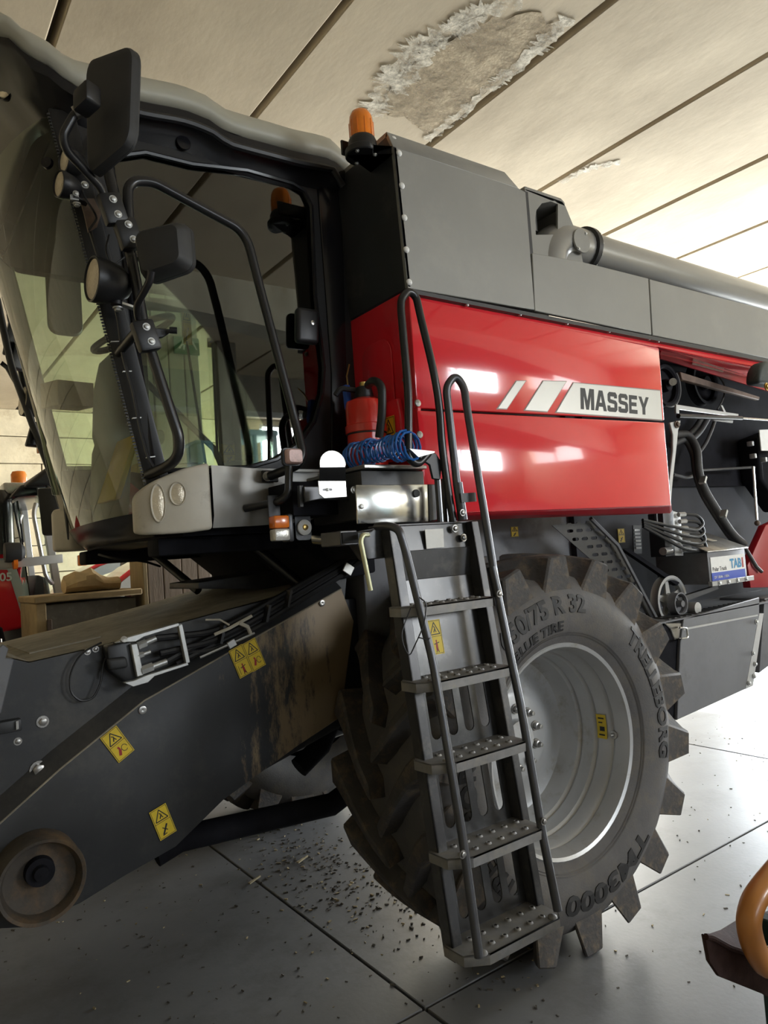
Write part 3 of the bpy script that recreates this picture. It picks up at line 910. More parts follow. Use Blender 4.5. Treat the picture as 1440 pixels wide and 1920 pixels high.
def make_wheel(center, side, label):
    """side -1: outer face towards the camera"""
    w = part('drive_wheel', CH, label)
    s = side
    prof = [(0.445, 0.255), (0.47, 0.275), (0.53, 0.312), (0.60, 0.325), (0.66, 0.320), (0.71, 0.300), (0.755, 0.262), (0.778, 0.20), (0.785, 0.10)]
    full = prof + [(0.786, 0.0)] + [(r, -h) for r, h in prof[::-1]]
    MB().lathe([(r, h * s) for r, h in full], center, (0, 1, 0), 72).build('tyre', 'rubber', w, smooth=60)
    # tread bars
    for half in (1, -1):
        mb = MB()
        rings = []
        # stations: sideways distance, sweep angle, top radius, half widths top and foot, foot radius, foot distance
        st = [(0.010, 0.0, 0.868, 0.030, 0.046, 0.765, 0.010), (0.080, 5.0, 0.866, 0.034, 0.054, 0.765, 0.080), (0.160, 12.0, 0.862, 0.039, 0.062, 0.758, 0.160),
              (0.230, 17.5, 0.858, 0.045, 0.072, 0.742, 0.230), (0.285, 20.5, 0.853, 0.050, 0.086, 0.700, 0.270), (0.322, 21.8, 0.849, 0.054, 0.100, 0.676, 0.302)]
        for yy, dphi, rt, wt, wb, rb, yb in st:
            ring = []
            for r, half_w, yq in ((rt, wt, yy), (rt, -wt, yy), (rb, -wb, yb), (rb, wb, yb)):
                a = math.radians(-dphi) + half_w / r
                ring.append(V((r * math.cos(a), half * s * yq, r * math.sin(a))))
            rings.append(ring)
        mb.loft(rings)
        first = None
        for k in range(18):
            a0 = math.radians(12.5 + 20 * k + (0 if half == 1 else 10))
            mtx = Matrix.Translation(center) @ Matrix.Rotation(-a0, 4, 'Y')
            if first is None:
                o = mb.build('tread_lug', 'lug_rubber', w, bevel=0.008, seg=1, smooth=35)
                first = o.data
                o.matrix_basis = mtx
            else:
                put('tread_lug', first, w, matrix=mtx)
    # rim: flange, drop well and dished disc (heights measured outward from the wheel's middle plane)
    rp = [(0.462, 0.245), (0.468, 0.262), (0.457, 0.275), (0.443, 0.268), (0.436, 0.245), (0.430, 0.195), (0.436, 0.183), (0.424, 0.168), (0.415, 0.112), (0.421, 0.100), (0.408, 0.086),
          (0.398, 0.030), (0.404, 0.018), (0.390, 0.004), (0.382, -0.060), (0.366, -0.085), (0.310, -0.088), (0.255, -0.074), (0.215, -0.048), (0.190, -0.040), (0.090, -0.040), (0.084, -0.005), (0.001, -0.005)]
    MB().lathe([(r, h * s) for r, h in rp], center, (0, 1, 0), 72).build('rim', 'rim_silver', w, smooth=30)
    for k in range(10):
        a = 2 * math.pi * (k + 0.4) / 10
        p = V(center) + V((0.135 * math.cos(a), -0.040 * s, 0.135 * math.sin(a)))
        q = V((0, s, 0))
        MB().lathe([(0.024, 0), (0.024, 0.008), (0.017, 0.008), (0.017, 0.026), (0.012, 0.028), (0.010, 0.045), (0.001, 0.046)], p, q, 12).build('wheel_nut', 'galvanised', w)
    return w


dw = make_wheel(WC, -1, 'front drive wheel with deep-lug tyre and silver dished rim')
make_wheel(V((2.45, 4.75, 0.853)), 1, 'far drive wheel under the feeder house')


def wheel_text(body, r, a_start, a_end, size, extr=0.006):
    me = text_mesh(body, size, extr, 0.0028 * size / 0.09)
    xsv = [v.co.x for v in me.vertices]
    x0_, x1_ = min(xsv), max(xsv)
    tot = math.radians(a_start - a_end)
    for v in me.vertices:
        c = v.co.copy()
        a = math.radians(a_start) - (c.x - x0_) / (x1_ - x0_) * tot
        rr = r + c.y
        # sidewall height at that radius
        sw = [(0.445, 0.255), (0.47, 0.275), (0.53, 0.312), (0.60, 0.325), (0.66, 0.320), (0.71, 0.300), (0.755, 0.262)]
        h = sw[-1][1]
        for (r0, h0), (r1, h1) in zip(sw, sw[1:]):
            if r0 <= rr <= r1:
                h = h0 + (h1 - h0) * (rr - r0) / (r1 - r0)
        v.co = (WC.x + rr * math.cos(a), WC.y - h - 0.001 - max(c.z, -0.001) * 0.6, WC.z + rr * math.sin(a))
    me.materials.clear()
    me.materials.append(MATS['letter_rubber'])
    put('tyre_lettering', me, dw)


wheel_text('TRELLEBORG', 0.592, 46.5, -14.5, 0.108)
wheel_text('650/75 R 32', 0.600, 128, 77.5, 0.108)
wheel_text('BLUE TIRE', 0.522, 126, 91, 0.060)
wheel_text('TM3000', 0.582, -47, -104, 0.108)
wheel_text('TRELLEBORG', 0.592, 226, 165, 0.108)
for rr in (0.495, 0.505):
    MB().lathe([(rr, -0.292 if rr < 0.5 else -0.299), (rr + 0.004, -0.297 if rr < 0.5 else -0.303)], WC, (0, 1, 0), 72).build('sidewall_rib', 'rubber', dw)
# rim label, valve and small label
lab = MB()
ring_a = []
for ang in (8, 4, 0, -4, -8):
    t = math.radians(ang)
    ring_a.append([WC + V((0.4105 * math.cos(t), -0.107, 0.4105 * math.sin(t))), WC + V((0.4145 * math.cos(t), -0.16, 0.4145 * math.sin(t)))])
lab.loft(ring_a, 0, False, False)
for a0, a1, u0, u1 in ((6, 5, .2, .8), (3, 2.2, .2, .6), (0, -3, .3, .8), (-5, -6, .2, .8)):
    rr = []
    for t in (math.radians(a0), math.radians(a1)):
        rr.append([WC + V((0.409 * math.cos(t), -0.107 - 0.053 * u0, 0.409 * math.sin(t))), WC + V((0.412 * math.cos(t), -0.107 - 0.053 * u1, 0.412 * math.sin(t)))])
    lab.loft(rr, 1, False, False)
lab.build('rim_label', ['yellow_label', 'ink_black'], dw, smooth=0)
MB().lathe([(0.020, 0), (0.020, 0.012), (0.010, 0.014), (0.008, 0.035), (0.001, 0.036)], WC + V((0.432, -0.19, -0.035)), (-1, 0, 0.1), 12).build('valve', 'galvanised', dw)

# ---- chassis and threshing body (dark boxes behind the panels)
MB().box(1.85, 6.2, 2.78, 4.25, 1.15, 2.95).build('threshing_body', 'engine_grey', CH, bevel=0.01)
MB().box(2.30, 2.60, 2.55, 4.65, 0.72, 0.99).build('front_axle', 'engine_dark', CH, bevel=0.02)
MB().box(1.95, 2.9, 2.75, 4.25, 0.85, 1.2).build('gearbox', 'engine_dark', CH, bevel=0.04)

# ---- grain tank
tank = part('grain_tank', CH, 'dark grey sheet metal grain tank above the red side panels')
TS = 2.25
MB().ext([(1.811, 2.25, 2.833), (2.562, 2.25, 2.849), (2.568, 2.25, 3.419), (2.519, 2.25, 3.428), (1.792, 2.25, 3.425)], (0, 0.02, 0)).build('side_sheet', 'grey_paint', tank, bevel=0.003, seg=1)
tF, tR = V((1.792, 2.25, 3.425)), V((2.519, 2.25, 3.428))
tR2 = V((2.568, 2.25, 3.419))
up_in = V((0, 0.040, 0.085))
MB().ext([tF, tR, tR + up_in + V((-0.04, 0, 0.0)), tF + up_in], (0, 0.012, -0.012)).build('top_chamfer', 'grey_paint', tank, bevel=0.002, seg=1)
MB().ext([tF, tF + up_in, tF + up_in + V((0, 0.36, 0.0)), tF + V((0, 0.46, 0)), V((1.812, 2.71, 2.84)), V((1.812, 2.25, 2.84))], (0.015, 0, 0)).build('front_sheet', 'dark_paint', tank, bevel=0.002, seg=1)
MB().box(1.84, 2.64, 2.30, 4.35, 2.86, 3.46).build('tank_core', 'dark_paint', tank)
MB().ext([tF + up_in, tR + up_in + V((-0.04, 0, 0)), tR + up_in + V((-0.04, 1.9, 0)), tF + up_in + V((0, 1.9, 0))], (0, 0, -0.02)).build('top_sheet', 'grey_paint', tank)
# seam strip and screws on the front corner
for p in ((1.816, 2.249, 3.404), (1.818, 2.249, 3.266), (1.819, 2.249, 3.131), (1.817, 2.249, 2.996), (1.819, 2.249, 2.86)):
    MB().lathe([(0.014, 0), (0.013, 0.004), (0.008, 0.008), (0.001, 0.009)], p, (0, -1, 0), 14).build('screw', 'white_label', tank)
MB().lathe([(0.012, 0), (0.011, 0.004), (0.001, 0.008)], (1.823, 2.285, 3.489), (0, -1, 0.7), 14).build('screw', 'white_label', tank)
# lower sheets beneath the unloading auger
MB().ext([(2.561, 2.25, 2.844), (3.476, 2.25, 2.839), (3.496, 2.25, 3.155), (2.934, 2.25, 3.149), (2.577, 2.25, 3.126)], (0, 0.02, 0)).build('side_sheet', 'grey_paint', tank, bevel=0.003, seg=1)
MB().ext([(3.485, 2.25, 2.837), (5.008, 2.25, 2.833), (5.077, 2.25, 3.161), (3.505, 2.25, 3.154)], (0, 0.02, 0)).build('side_sheet', 'grey_paint', tank, bevel=0.003, seg=1)
# rear shoulder of the tank with the recess for the auger elbow
sho = [(V(p).x, V(p).z) for p in ((2.665, 2.34, 3.5), (2.939, 2.34, 3.499), (2.962, 2.34, 3.481), (3.036, 2.34, 3.344), (3.072, 2.34, 3.165), (2.677, 2.34, 3.097))]
arch_h = [(V(p).x, V(p).z) for p in ((2.718, 2.34, 3.279), (2.72, 2.34, 3.356), (2.738, 2.34, 3.409), (2.782, 2.34, 3.454), (2.882, 2.34, 3.491), (2.905, 2.34, 3.482), (2.883, 2.34, 3.313))]
sm_ = MB()
plate_with_holes(sm_, sho, [arch_h], lambda a, b: (a, 2.34, b), (0, 0.012, 0))
sm_.build('shoulder_sheet', 'grey_paint', tank, smooth=0)
MB().ext([(2.667, 2.34, 3.517), (2.934, 2.34, 3.517), (2.964, 2.34, 3.499), (2.961, 2.34, 3.475), (2.664, 2.34, 3.489)], (0, 1.2, 0)).build('tank_lid', 'grey_paint', tank, bevel=0.006)
MB().ext([(2.66, 2.58, 2.85), (2.66, 2.58, 3.48), (2.94, 2.58, 3.48), (3.05, 2.58, 3.20), (3.05, 2.58, 2.85)], (0, 1.5, 0)).build('shoulder_core', 'dark_paint', tank, bevel=0.004, seg=1)
MB().ext([(sho[2][0], 2.352, sho[2][1]), (sho[4][0], 2.352, sho[4][1]), (sho[4][0], 2.60, sho[4][1]), (sho[2][0], 2.60, sho[2][1])], (-0.01, 0, 0)).build('shoulder_side', 'grey_paint', tank, smooth=0)
MB().cyl((2.83, 2.46, 3.36), (2.83, 2.46, 3.46), 0.03, 14).build('recess_fitting', 'galvanised', tank)

# unloading auger tube and elbow
AX = 2.42
aug = part('unloading_auger', CH, 'long grey unloading auger tube along the tank')
AZ = 3.318
MB().lathe([(0.098, 0), (0.098, 4.2)], (3.20, AX, AZ), (1, 0, 0), 36, cap=True).build('auger_tube', 'tube_paint', aug)
MB().lathe([(0.100, 0.0), (0.100, 0.13)], (3.20, AX, AZ), (1, 0, 0), 36).build('sleeve', 'tube_paint', aug)
MB().lathe([(0.099, -0.035), (0.122, -0.03), (0.122, 0.0), (0.099, 0.005)], (3.195, AX, AZ), (1, 0, 0), 36).build('flange', 'black_plastic', aug)
for k in range(12):
    a = 2 * math.pi * k / 12
    MB().bolt((3.202, AX + 0.111 * math.cos(a), AZ + 0.111 * math.sin(a)), (1, 0, 0), 0.006).build('flange_bolt', 'zinc', aug)
el = []
for k in range(-1, 9):
    t = max(0, k) / 8 * math.pi / 2
    c = V((3.02 - 0.16 * math.sin(t), AX, AZ - 0.16 + 0.16 * math.cos(t) - (0.10 if k == 8 else 0)))
    if k == -1:
        c.x = 3.17
    up = V((-math.sin(t), 0, math.cos(t)))
    el.append([c + up * 0.105 * math.cos(2 * math.pi * q / 24) + V((0, 1, 0)) * 0.105 * math.sin(2 * math.pi * q / 24) for q in range(24)])
MB().loft(el).build('elbow', 'tube_paint', aug, smooth=50)
MB().lathe([(0.065, 0), (0.062, 0.008), (0.001, 0.009)], (3.03, AX - 0.104, AZ - 0.02), (0, -1, 0), 24).build('inspection_cover', 'grey_paint', aug)
for dx, dz in ((-0.035, -0.05), (0.035, 0.045)):
    MB().bolt((3.03 + dx, AX - 0.114, AZ - 0.02 + dz), (0, -1, 0), 0.006).build('cover_bolt', 'zinc', aug)

# black edge strip between grey and red
MB().ext([(1.799, 2.235, 2.826), (4.975, 2.235, 2.826), (4.969, 2.235, 2.8), (1.798, 2.235, 2.81)], (0, 0.05, 0)).build('edge_strip', 'black_plastic', CH, smooth=0)

# ---- red side panels
rp_ = part('side_panel', CH, 'glossy red hinged side panel with silver stripe decal')
MB().ext([(1.817, 2.25, 2.8), (3.534, 2.25, 2.774), (3.52, 2.25, 2.373), (1.812, 2.25, 2.34)], (0, 0.03, 0)).build('upper_panel', 'red_paint', rp_, bevel=0.006)
MB().ext([(1.811, 2.25, 2.331), (3.518, 2.25, 2.361), (3.51, 2.25, 1.908), (1.823, 2.25, 1.909)], (0, 0.03, 0)).build('lower_panel', 'red_paint', rp_, bevel=0.006)
MB().ext([(1.828, 2.262, 2.822), (4.747, 2.262, 2.818), (4.737, 2.262, 2.768), (1.825, 2.262, 2.797)], (0, 0.03, 0)).build('top_flange', 'red_paint', rp_, smooth=0)
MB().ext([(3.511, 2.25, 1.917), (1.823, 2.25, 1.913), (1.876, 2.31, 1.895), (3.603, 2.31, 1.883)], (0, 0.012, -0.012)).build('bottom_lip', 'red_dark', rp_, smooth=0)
for p in ((2.126, 2.25, 2.809), (2.451, 2.25, 2.811), (2.774, 2.25, 2.81), (3.097, 2.25, 2.81), (3.438, 2.25, 2.811), (3.52, 2.25, 2.808), (3.817, 2.25, 2.811), (4.124, 2.25, 2.809), (4.42, 2.25, 2.81)):
    MB().lathe([(0.008, 0), (0.008, 0.01), (0.004, 0.014), (0.001, 0.014)], V(p), (0, -1, 0), 10).build('rail_screw', 'zinc', rp_)
for p in ((1.817, 2.25, 2.36), (1.815, 2.25, 2.231)):
    MB().lathe([(0.016, 0), (0.014, 0.004), (0.001, 0.007)], V(p), (0, -1, 0), 14).build('panel_screw', 'galvanised', rp_)
# red strip above the open bay
MB().ext([(3.534, 2.25, 2.774), (4.989, 2.25, 2.745), (5.304, 2.4, 2.725), (5.006, 2.4, 2.731), (3.774, 2.4, 2.804)], (0, 0.01, 0.01)).build('bay_header', 'red_paint', rp_, smooth=0)
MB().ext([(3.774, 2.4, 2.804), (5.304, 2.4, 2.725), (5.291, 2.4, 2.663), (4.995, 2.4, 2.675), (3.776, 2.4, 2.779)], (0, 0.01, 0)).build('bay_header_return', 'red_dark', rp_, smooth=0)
MB().ext([(4.107, 2.395, 2.797), (4.466, 2.395, 2.781), (4.436, 2.395, 2.754), (4.091, 2.395, 2.773)], (0, 0.004, 0)).build('reflective_strip', 'beige_plastic', rp_, smooth=0)

# decal: three slanted stripes and lettering
dy = (0, 0.002, 0)


def decal(pts, name='decal_stripe'):
    P = [V(p) for p in pts]
    c = sum(P, V((0, 0, 0))) / len(P)
    n = len(P)
    MB().ext([p + V((0, 0.0025, 0)) for p in P], dy).build('decal_outline', 'stripe_dark', rp_, smooth=0)
    q = []
    for i, p in enumerate(P):
        a, b = P[i - 1], P[(i + 1) % n]
        u, w = (a - p).normalized(), (b - p).normalized()
        q.append(p + (u + w) * 0.006)
    MB().ext(q, dy).build(name, 'stripe_silver', rp_, smooth=0)


decal([(2.255, 2.246, 2.36), (2.321, 2.246, 2.362), (2.464, 2.246, 2.506), (2.394, 2.246, 2.5)])
decal([(2.426, 2.246, 2.363), (2.586, 2.246, 2.364), (2.745, 2.246, 2.526), (2.572, 2.246, 2.515)])
decal([(2.637, 2.246, 2.365), (3.499, 2.246, 2.368), (3.506, 2.246, 2.538), (2.787, 2.246, 2.524)])
# heavy block capitals cut as flat pieces
GLYPH = {
    'M': [[(0, 0), (0, 1), (.34, 1), (.5, .42), (.66, 1), (1, 1), (1, 0), (.76, 0), (.76, .66), (.60, 0), (.40, 0), (.24, .66), (.24, 0)]],
    'A': [[(0, 0), (.34, 1), (.66, 1), (1, 0), (.73, 0), (.66, .20), (.34, .20), (.40, .40), (.60, .40), (.5, .74), (.27, 0)]],
    'S': [[(0, .06), (.16, 0), (.80, 0), (.96, .12), (.96, .46), (.82, .58), (.30, .64), (.30, .78), (.66, .78), (.66, .70), (.94, .70), (.94, .88), (.80, 1), (.18, 1), (.03, .88), (.03, .56), (.16, .45), (.67, .40), (.67, .22), (.28, .22), (.28, .31), (0, .31)]],
    'E': [[(0, 0), (0, 1), (.92, 1), (.92, .78), (.28, .78), (.28, .62), (.84, .62), (.84, .41), (.28, .41), (.28, .22), (.94, .22), (.94, 0)]],
    'Y': [[(.36, 0), (.36, .38), (0, 1), (.29, 1), (.5, .60), (.71, 1), (1, 1), (.64, .38), (.64, 0)]],
}
a, b = V((2.824, 2.246, 2.393)), V((3.378, 2.246, 2.399))
ztop = V((2.834, 2.246, 2.499)).z
wid = [1.12, 1.0, 0.9, 0.9, 0.82, 0.98]
gap = 0.06
unit = (b.x - a.x) / (sum(wid) + gap * 5)
hh = ztop - a.z
x = a.x
for k, chh in enumerate('MASSEY'):
    for poly in GLYPH[chh]:
        MB().ext([(x + px * wid[k] * unit + 0.10 * hh * pz, 2.2455, a.z + pz * hh * (1 - 0.02 * k)) for px, pz in poly], (0, 0.001, 0)).build('brand_letter', 'ink_black', rp_, smooth=0)
    x += (wid[k] + gap) * unit

# ---- front bulkhead (red) beside the cab
fb = part('front_bulkhead', CH, 'dark red front wall of the side bay')
MB().ext([V((1.815, 2.252, 2.835)), V((1.815, 2.252, 1.90)), V((1.815, 2.72, 1.90)), V((1.815, 2.72, 2.835))], (0.02, 0, 0)).build('bulkhead_sheet', 'red_paint', fb, bevel=0.003, seg=1)
MB().ext([(1.812, y, z) for y, z in rrect(2.50, 2.45, 0.22, 0.46, 0.07)], (-0.006, 0, 0)).build('pressed_panel', 'red_paint', fb, bevel=0.003)
MB().ext([V((1.808, 2.30, 2.14)), V((1.808, 2.52, 2.14)), V((1.808, 2.50, 2.40)), V((1.808, 2.34, 2.40))], (-0.03, 0, 0)).build('latch_cover', 'red_paint', fb, bevel=0.01)
sticker(fb, (1.773, 2.44, 2.16), (0, -1, 0), (0, 0, 1), 0.085, 0.17, 2, 'yellow safety sticker on the red bulkhead')
MB().bolt((1.81, 2.31, 2.47), (-1, 0, 0), 0.010).build('bulkhead_bolt', 'galvanised', fb)
MB().bolt((1.81, 2.30, 2.79), (-1, 0, 0), 0.008).build('bulkhead_bolt', 'galvanised', fb)

# ---- beacon on its bracket
bk = part('beacon', CH, 'amber rotating beacon on a black bracket')
bc = V((1.7, 2.34, 3.476))
MB().lathe([(0.050, 0.0), (0.050, 0.070), (0.047, 0.094), (0.038, 0.113), (0.022, 0.124), (0.001, 0.127)], bc, (0, 0, 1), 28).build('dome', 'amber', bk)
MB().lathe([(0.001, -0.045), (0.060, -0.045), (0.060, -0.015), (0.054, 0.0), (0.05, 0.004), (0.001, 0.004)], bc, (0, 0, 1), 28).build('base', 'black_plastic', bk)
for k in range(10):
    a_ = 2 * math.pi * k / 10
    MB().tube([bc + V((0.0502 * math.cos(a_), 0.0502 * math.sin(a_), 0.004)), bc + V((0.0502 * math.cos(a_), 0.0502 * math.sin(a_), 0.072))], 0.002, 5).build('lens_rib', 'amber_dark', bk)
MB().ext([(bc.x - 0.075 * math.cos(math.radians(t)) , bc.y - 0.075 * math.sin(math.radians(t)), bc.z - 0.075) for t in range(-90, 91, 15)][::-1] + [(1.80, bc.y - 0.075, bc.z - 0.075), (1.80, bc.y + 0.075, bc.z - 0.075)], (0, 0, 0.03)).box(bc.x - 0.06, 1.80, bc.y + 0.064, bc.y + 0.076, bc.z - 0.045, bc.z + 0.02).build('bracket', 'black_plastic', bk, bevel=0.004, seg=1)
for dx, dy_ in ((-0.05, -0.03), (0.03, -0.04), (0.0, 0.05)):
    MB().bolt(bc + V((dx, dy_, -0.076)), (0, 0, -1), 0.006).build('bracket_bolt', 'zinc', bk)

# ---------------------------------------------------------------- cab
cab = part('cab', CH, 'black framed cab with curved windscreen and beige roof')
YC_, YFAR = 2.70, 4.16
YM = 0.5 * (YC_ + YFAR)


def xa(z):
    """x of the A-pillar line at height z"""
    return 0.885 - (z - 2.10) * 0.205


# windscreen: curved sheet between the A-pillars
NW = 17


def screen_point(t, z, off=0.0):
    y = YC_ + (YFAR - YC_) * t
    bul = (0.105 + 0.045 * (z - 2.0)) * (1 - (2 * t - 1) ** 2) ** 0.75
    return V((xa(z) - bul - off, y, z))


rings = []
for i in range(9):
    z = 1.985 + (3.46 - 1.985) * i / 8
    rings.append([screen_point(k / (NW - 1), z) for k in range(NW)])
MB().loft(rings, 0, False, False).build('windscreen', 'screen_glass', cab, smooth=60)

# side door glass (rounded lower rear corner) and black frame around it
outer_px = [(0.775, 2.7, 3.327), (0.908, 2.7, 3.38), (1.095, 2.7, 3.383), (1.338, 2.7, 3.419), (1.554, 2.7, 3.416), (1.614, 2.7, 3.394), (1.645, 2.7, 3.332), (1.633, 2.7, 2.914), (1.653, 2.7, 2.603), (1.635, 2.7, 2.482), (1.585, 2.7, 2.356), (1.501, 2.7, 2.255), (1.39, 2.7, 2.188), (1.264, 2.7, 2.153), (0.919, 2.7, 2.135), (0.877, 2.7, 2.143)]
MB().ext(outer_px, (0, 0.006, 0)).build('door_glass', 'cab_glass', cab, smooth=0)
g2 = [(p[0], p[2]) for p in outer_px]
frame_out = [(xa(3.44) - 0.0, 3.44), (1.905, 3.44), (1.84, 2.135), (xa(2.12) + 0.0, 2.12)]
MB2 = MB()
plate_with_holes(MB2, frame_out, [g2], lambda a, b: (a, YC_ - 0.012, b), (0, 0.045, 0))
MB2.build('door_frame', 'black_plastic', cab, smooth=20)
# rubber gasket line
loop = [V((a, YC_ - 0.016, b)) for a, b in g2]
MB().tube(loop + [loop[0]], 0.010, 6).build('door_seal', 'black_gloss', cab)
# B-pillar outer trim and rear corner strip
MB().ext([(1.682, 2.68, 3.425), (1.814, 2.68, 3.513), (1.749, 2.68, 2.148), (1.654, 2.68, 2.147), (1.688, 2.68, 2.577)], (0, 0.03, 0)).build('rear_pillar', 'black_gloss', cab, bevel=0.006)
MB().ext([(1.82, 2.66, 2.15), (1.86, 2.66, 2.15), (1.92, 2.66, 3.5), (1.86, 2.66, 3.5)], (0, 0.10, 0)).build('pillar_strip', 'black_plastic', cab, bevel=0.004, seg=1)
# A-pillars
for y0, s_ in ((YC_ - 0.03, 1), (YFAR + 0.03, -1)):
    rr = []
    for z in (2.02, 2.4, 2.8, 3.2, 3.46):
        x = xa(z)
        rr.append([V((x - 0.045, y0 + s_ * 0.02, z)), V((x + 0.045, y0, z)), V((x + 0.05, y0 + s_ * 0.045, z)), V((x - 0.02, y0 + s_ * 0.075, z))])
    MB().loft(rr).build('front_pillar', 'black_plastic' if s_ == 1 else 'beige_plastic', cab, bevel=0.008, curved=True)
# toothed gasket along the windscreen edge (fine teeth, one strip)
tee = MB()
for k in range(120):
    z = 2.06 + k * 0.0115
    tee.box(xa(z) - 0.053, xa(z) - 0.044, YC_ - 0.014, YC_ - 0.006, z, z + 0.006)
tee.build('gasket_teeth', 'black_plastic', cab, smooth=0, kind='stuff')
# far side: window frame bars and rear wall
MB().box(1.76, 1.86, YFAR - 0.06, YFAR, 2.1, 3.46).build('rear_pillar', 'cab_trim', cab, bevel=0.01)
MB().ext([(0.86, YFAR - 0.05, 1.95), (1.86, YFAR - 0.05, 1.95), (1.86, YFAR - 0.05, 2.24), (1.1, YFAR - 0.05, 2.34), (0.84, YFAR - 0.05, 2.33)], (0, 0.05, 0)).build('far_sill', 'cab_trim', cab, bevel=0.01)
MB().ext([(0.80, YFAR - 0.02, 2.2), (1.80, YFAR - 0.02, 2.2), (1.80, YFAR - 0.02, 3.44), (0.62, YFAR - 0.02, 3.44)], (0, 0.006, 0)).build('far_glass', 'cab_glass', cab, smooth=0)
MB().box(1.84, 1.87, 2.75, YFAR - 0.05, 2.0, 2.55).box(1.84, 1.87, 2.75, 2.95, 2.5, 3.46).box(1.84, 1.87, 3.9, YFAR - 0.05, 2.5, 3.46).box(1.84, 1.87, 2.75, YFAR - 0.05, 3.3, 3.46).build('rear_wall', 'cab_trim', cab)
MB().box(1.845, 1.855, 2.94, 3.91, 2.54, 3.31).build('rear_glass', 'cab_glass', cab, smooth=0)

# roof: beige shell over a black fascia
NP = 56


def plan(k, inset):
    """rounded plan outline of the roof, point k of NP"""
    x0_, x1_, y0_, y1_ = 0.33 + inset, 1.86 - inset * 0.5, 2.60 + inset, 4.26 - inset
    r = 0.30
    per = []
    for cx, cy, a0, rr in ((x0_ + r, y0_ + r, 180, r), (x1_ - 0.08, y0_ + 0.08, 270, 0.08), (x1_ - 0.08, y1_ - 0.08, 0, 0.08), (x0_ + r, y1_ - r, 90, r)):
        for j in range(14):
            t = math.radians(a0 + 90 * j / 13)
            per.append((cx + rr * math.cos(t), cy + rr * math.sin(t)))
    return per[k % NP]


def dense(inset, n=140):
    P = [Vector(plan(k, inset)) for k in range(NP)]
    P.append(P[0])
    L = [0.0]
    for a, b in zip(P, P[1:]):
        L.append(L[-1] + (b - a).length)
    out = []
    for i in range(n):
        d = L[-1] * i / n
        j = max(q for q in range(len(L) - 1) if L[q] <= d + 1e-9)
        seg = L[j + 1] - L[j]
        out.append(P[j].lerp(P[j + 1], (d - L[j]) / seg if seg > 1e-9 else 0))
    return out


def zb(x):
    pts = [(0.30, 3.74), (0.42, 3.70), (0.52, 3.60), (0.64, 3.53), (0.84, 3.545), (1.06, 3.565), (1.13, 3.56), (1.24, 3.525), (1.5, 3.53), (1.72, 3.545), (1.80, 3.51), (1.90, 3.46)]
    for (a, za), (b, zb_) in zip(pts, pts[1:]):
        if a <= x <= b:
            t = (x - a) / (b - a)
            t = t * t * (3 - 2 * t)
            return za + (zb_ - za) * t
    return pts[0][1] if x < pts[0][0] else pts[-1][1]


def ring(inset, dz, flat=None):
    return [V((p.x, p.y, (zb(p.x) if flat is None else flat * 1.0) + dz)) for p in dense(inset)]


MB().loft([ring(0.02, 0.0), ring(0.0, 0.02), ring(0.0, 0.05), ring(0.03, 0.10), ring(0.10, 0.145), ring(0.22, 0.165), ring(0.45, 0.18)], 0, True).build('roof_shell', 'beige_roof', cab, smooth=60)
fas = [ring(0.03, 0.004), ring(0.012, -0.012), ring(0.015, -0.05), ring(0.055, -0.065), ring(0.075, -0.10)]
low = dense(0.10)
fas.append([V((p.x if p.x > 0.7 else p.x * 0.55 + 0.7 * 0.45, p.y, 3.40 + max(0, 0.64 - p.x) * 0.25)) for p in low])
MB().loft(fas, 0, False).build('roof_fascia', 'black_gloss', cab, smooth=50)
MB().ext([(p.x if p.x > 0.6 else 0.6, p.y, 3.42) for p in dense(0.11)][::3], (0, 0, 0.02)).build('headliner', 'cab_trim', cab, smooth=0)
# rain gutter rib along the side fascia
MB().tube([V((x, 2.606, zb(x) - 0.062)) for x in [0.80 + 0.04 * k for k in range(24)]] + [V((1.77, 2.61, 3.42))], 0.016, 8).build('gutter', 'black_plastic', cab)
for x in (1.06, ):
    MB().lathe([(0.03, 0), (0.028, 0.006), (0.001, 0.007)], (x, 2.672, 3.455), (0, -1, 0), 20).build('round_cap', 'black_gloss', cab)
# roof work lamp set into the front fascia
lc = V((0.455, 2.86, 3.613))
MB().lathe([(0.001, 0.012), (0.045, 0.010), (0.052, 0.004), (0.052, -0.02)], lc, (-1, -0.55, -0.1), 24).build('roof_lamp', 'lamp_glass', cab)
MB().lathe([(0.052, 0.004), (0.060, 0.010), (0.062, -0.03)], lc, (-1, -0.55, -0.1), 24).build('lamp_bezel', 'black_gloss', cab)

# floor pan under the windscreen, and under-cab beam
fp = []
for z, off in ((1.99, 0.012), (1.93, -0.01), (1.885, -0.06), (1.87, -0.20)):
    fp.append([screen_point(k / (NW - 1), z, off) for k in range(NW)])
MB().loft(fp, 0, False, False).build('floor_pan', 'black_gloss', cab, smooth=50)
MB().ext([screen_point(k / (NW - 1), 1.885, -0.05) for k in range(NW)] + [V((1.85, YFAR, 1.885)), V((1.85, YC_, 1.885))], (0, 0, 0.06)).build('cab_floor', 'engine_dark', cab, smooth=0)
for y_ in (2.76, 3.92):
    MB().box(0.90, 1.9, y_, y_ + 0.14, 1.815, 1.885).build('cab_bearer', 'engine_dark', cab, bevel=0.01)
MB().box(0.90, 1.86, 2.70, 2.74, 1.92, 2.15).build('side_sill', 'black_plastic', cab, bevel=0.004)
# small lock on the upper windscreen corner
MB().lathe([(0.022, 0), (0.020, 0.012), (0.001, 0.013)], (0.562, 2.72, 3.262), (-0.7, -0.7, 0), 16).build('glass_clip', 'black_gloss', cab)

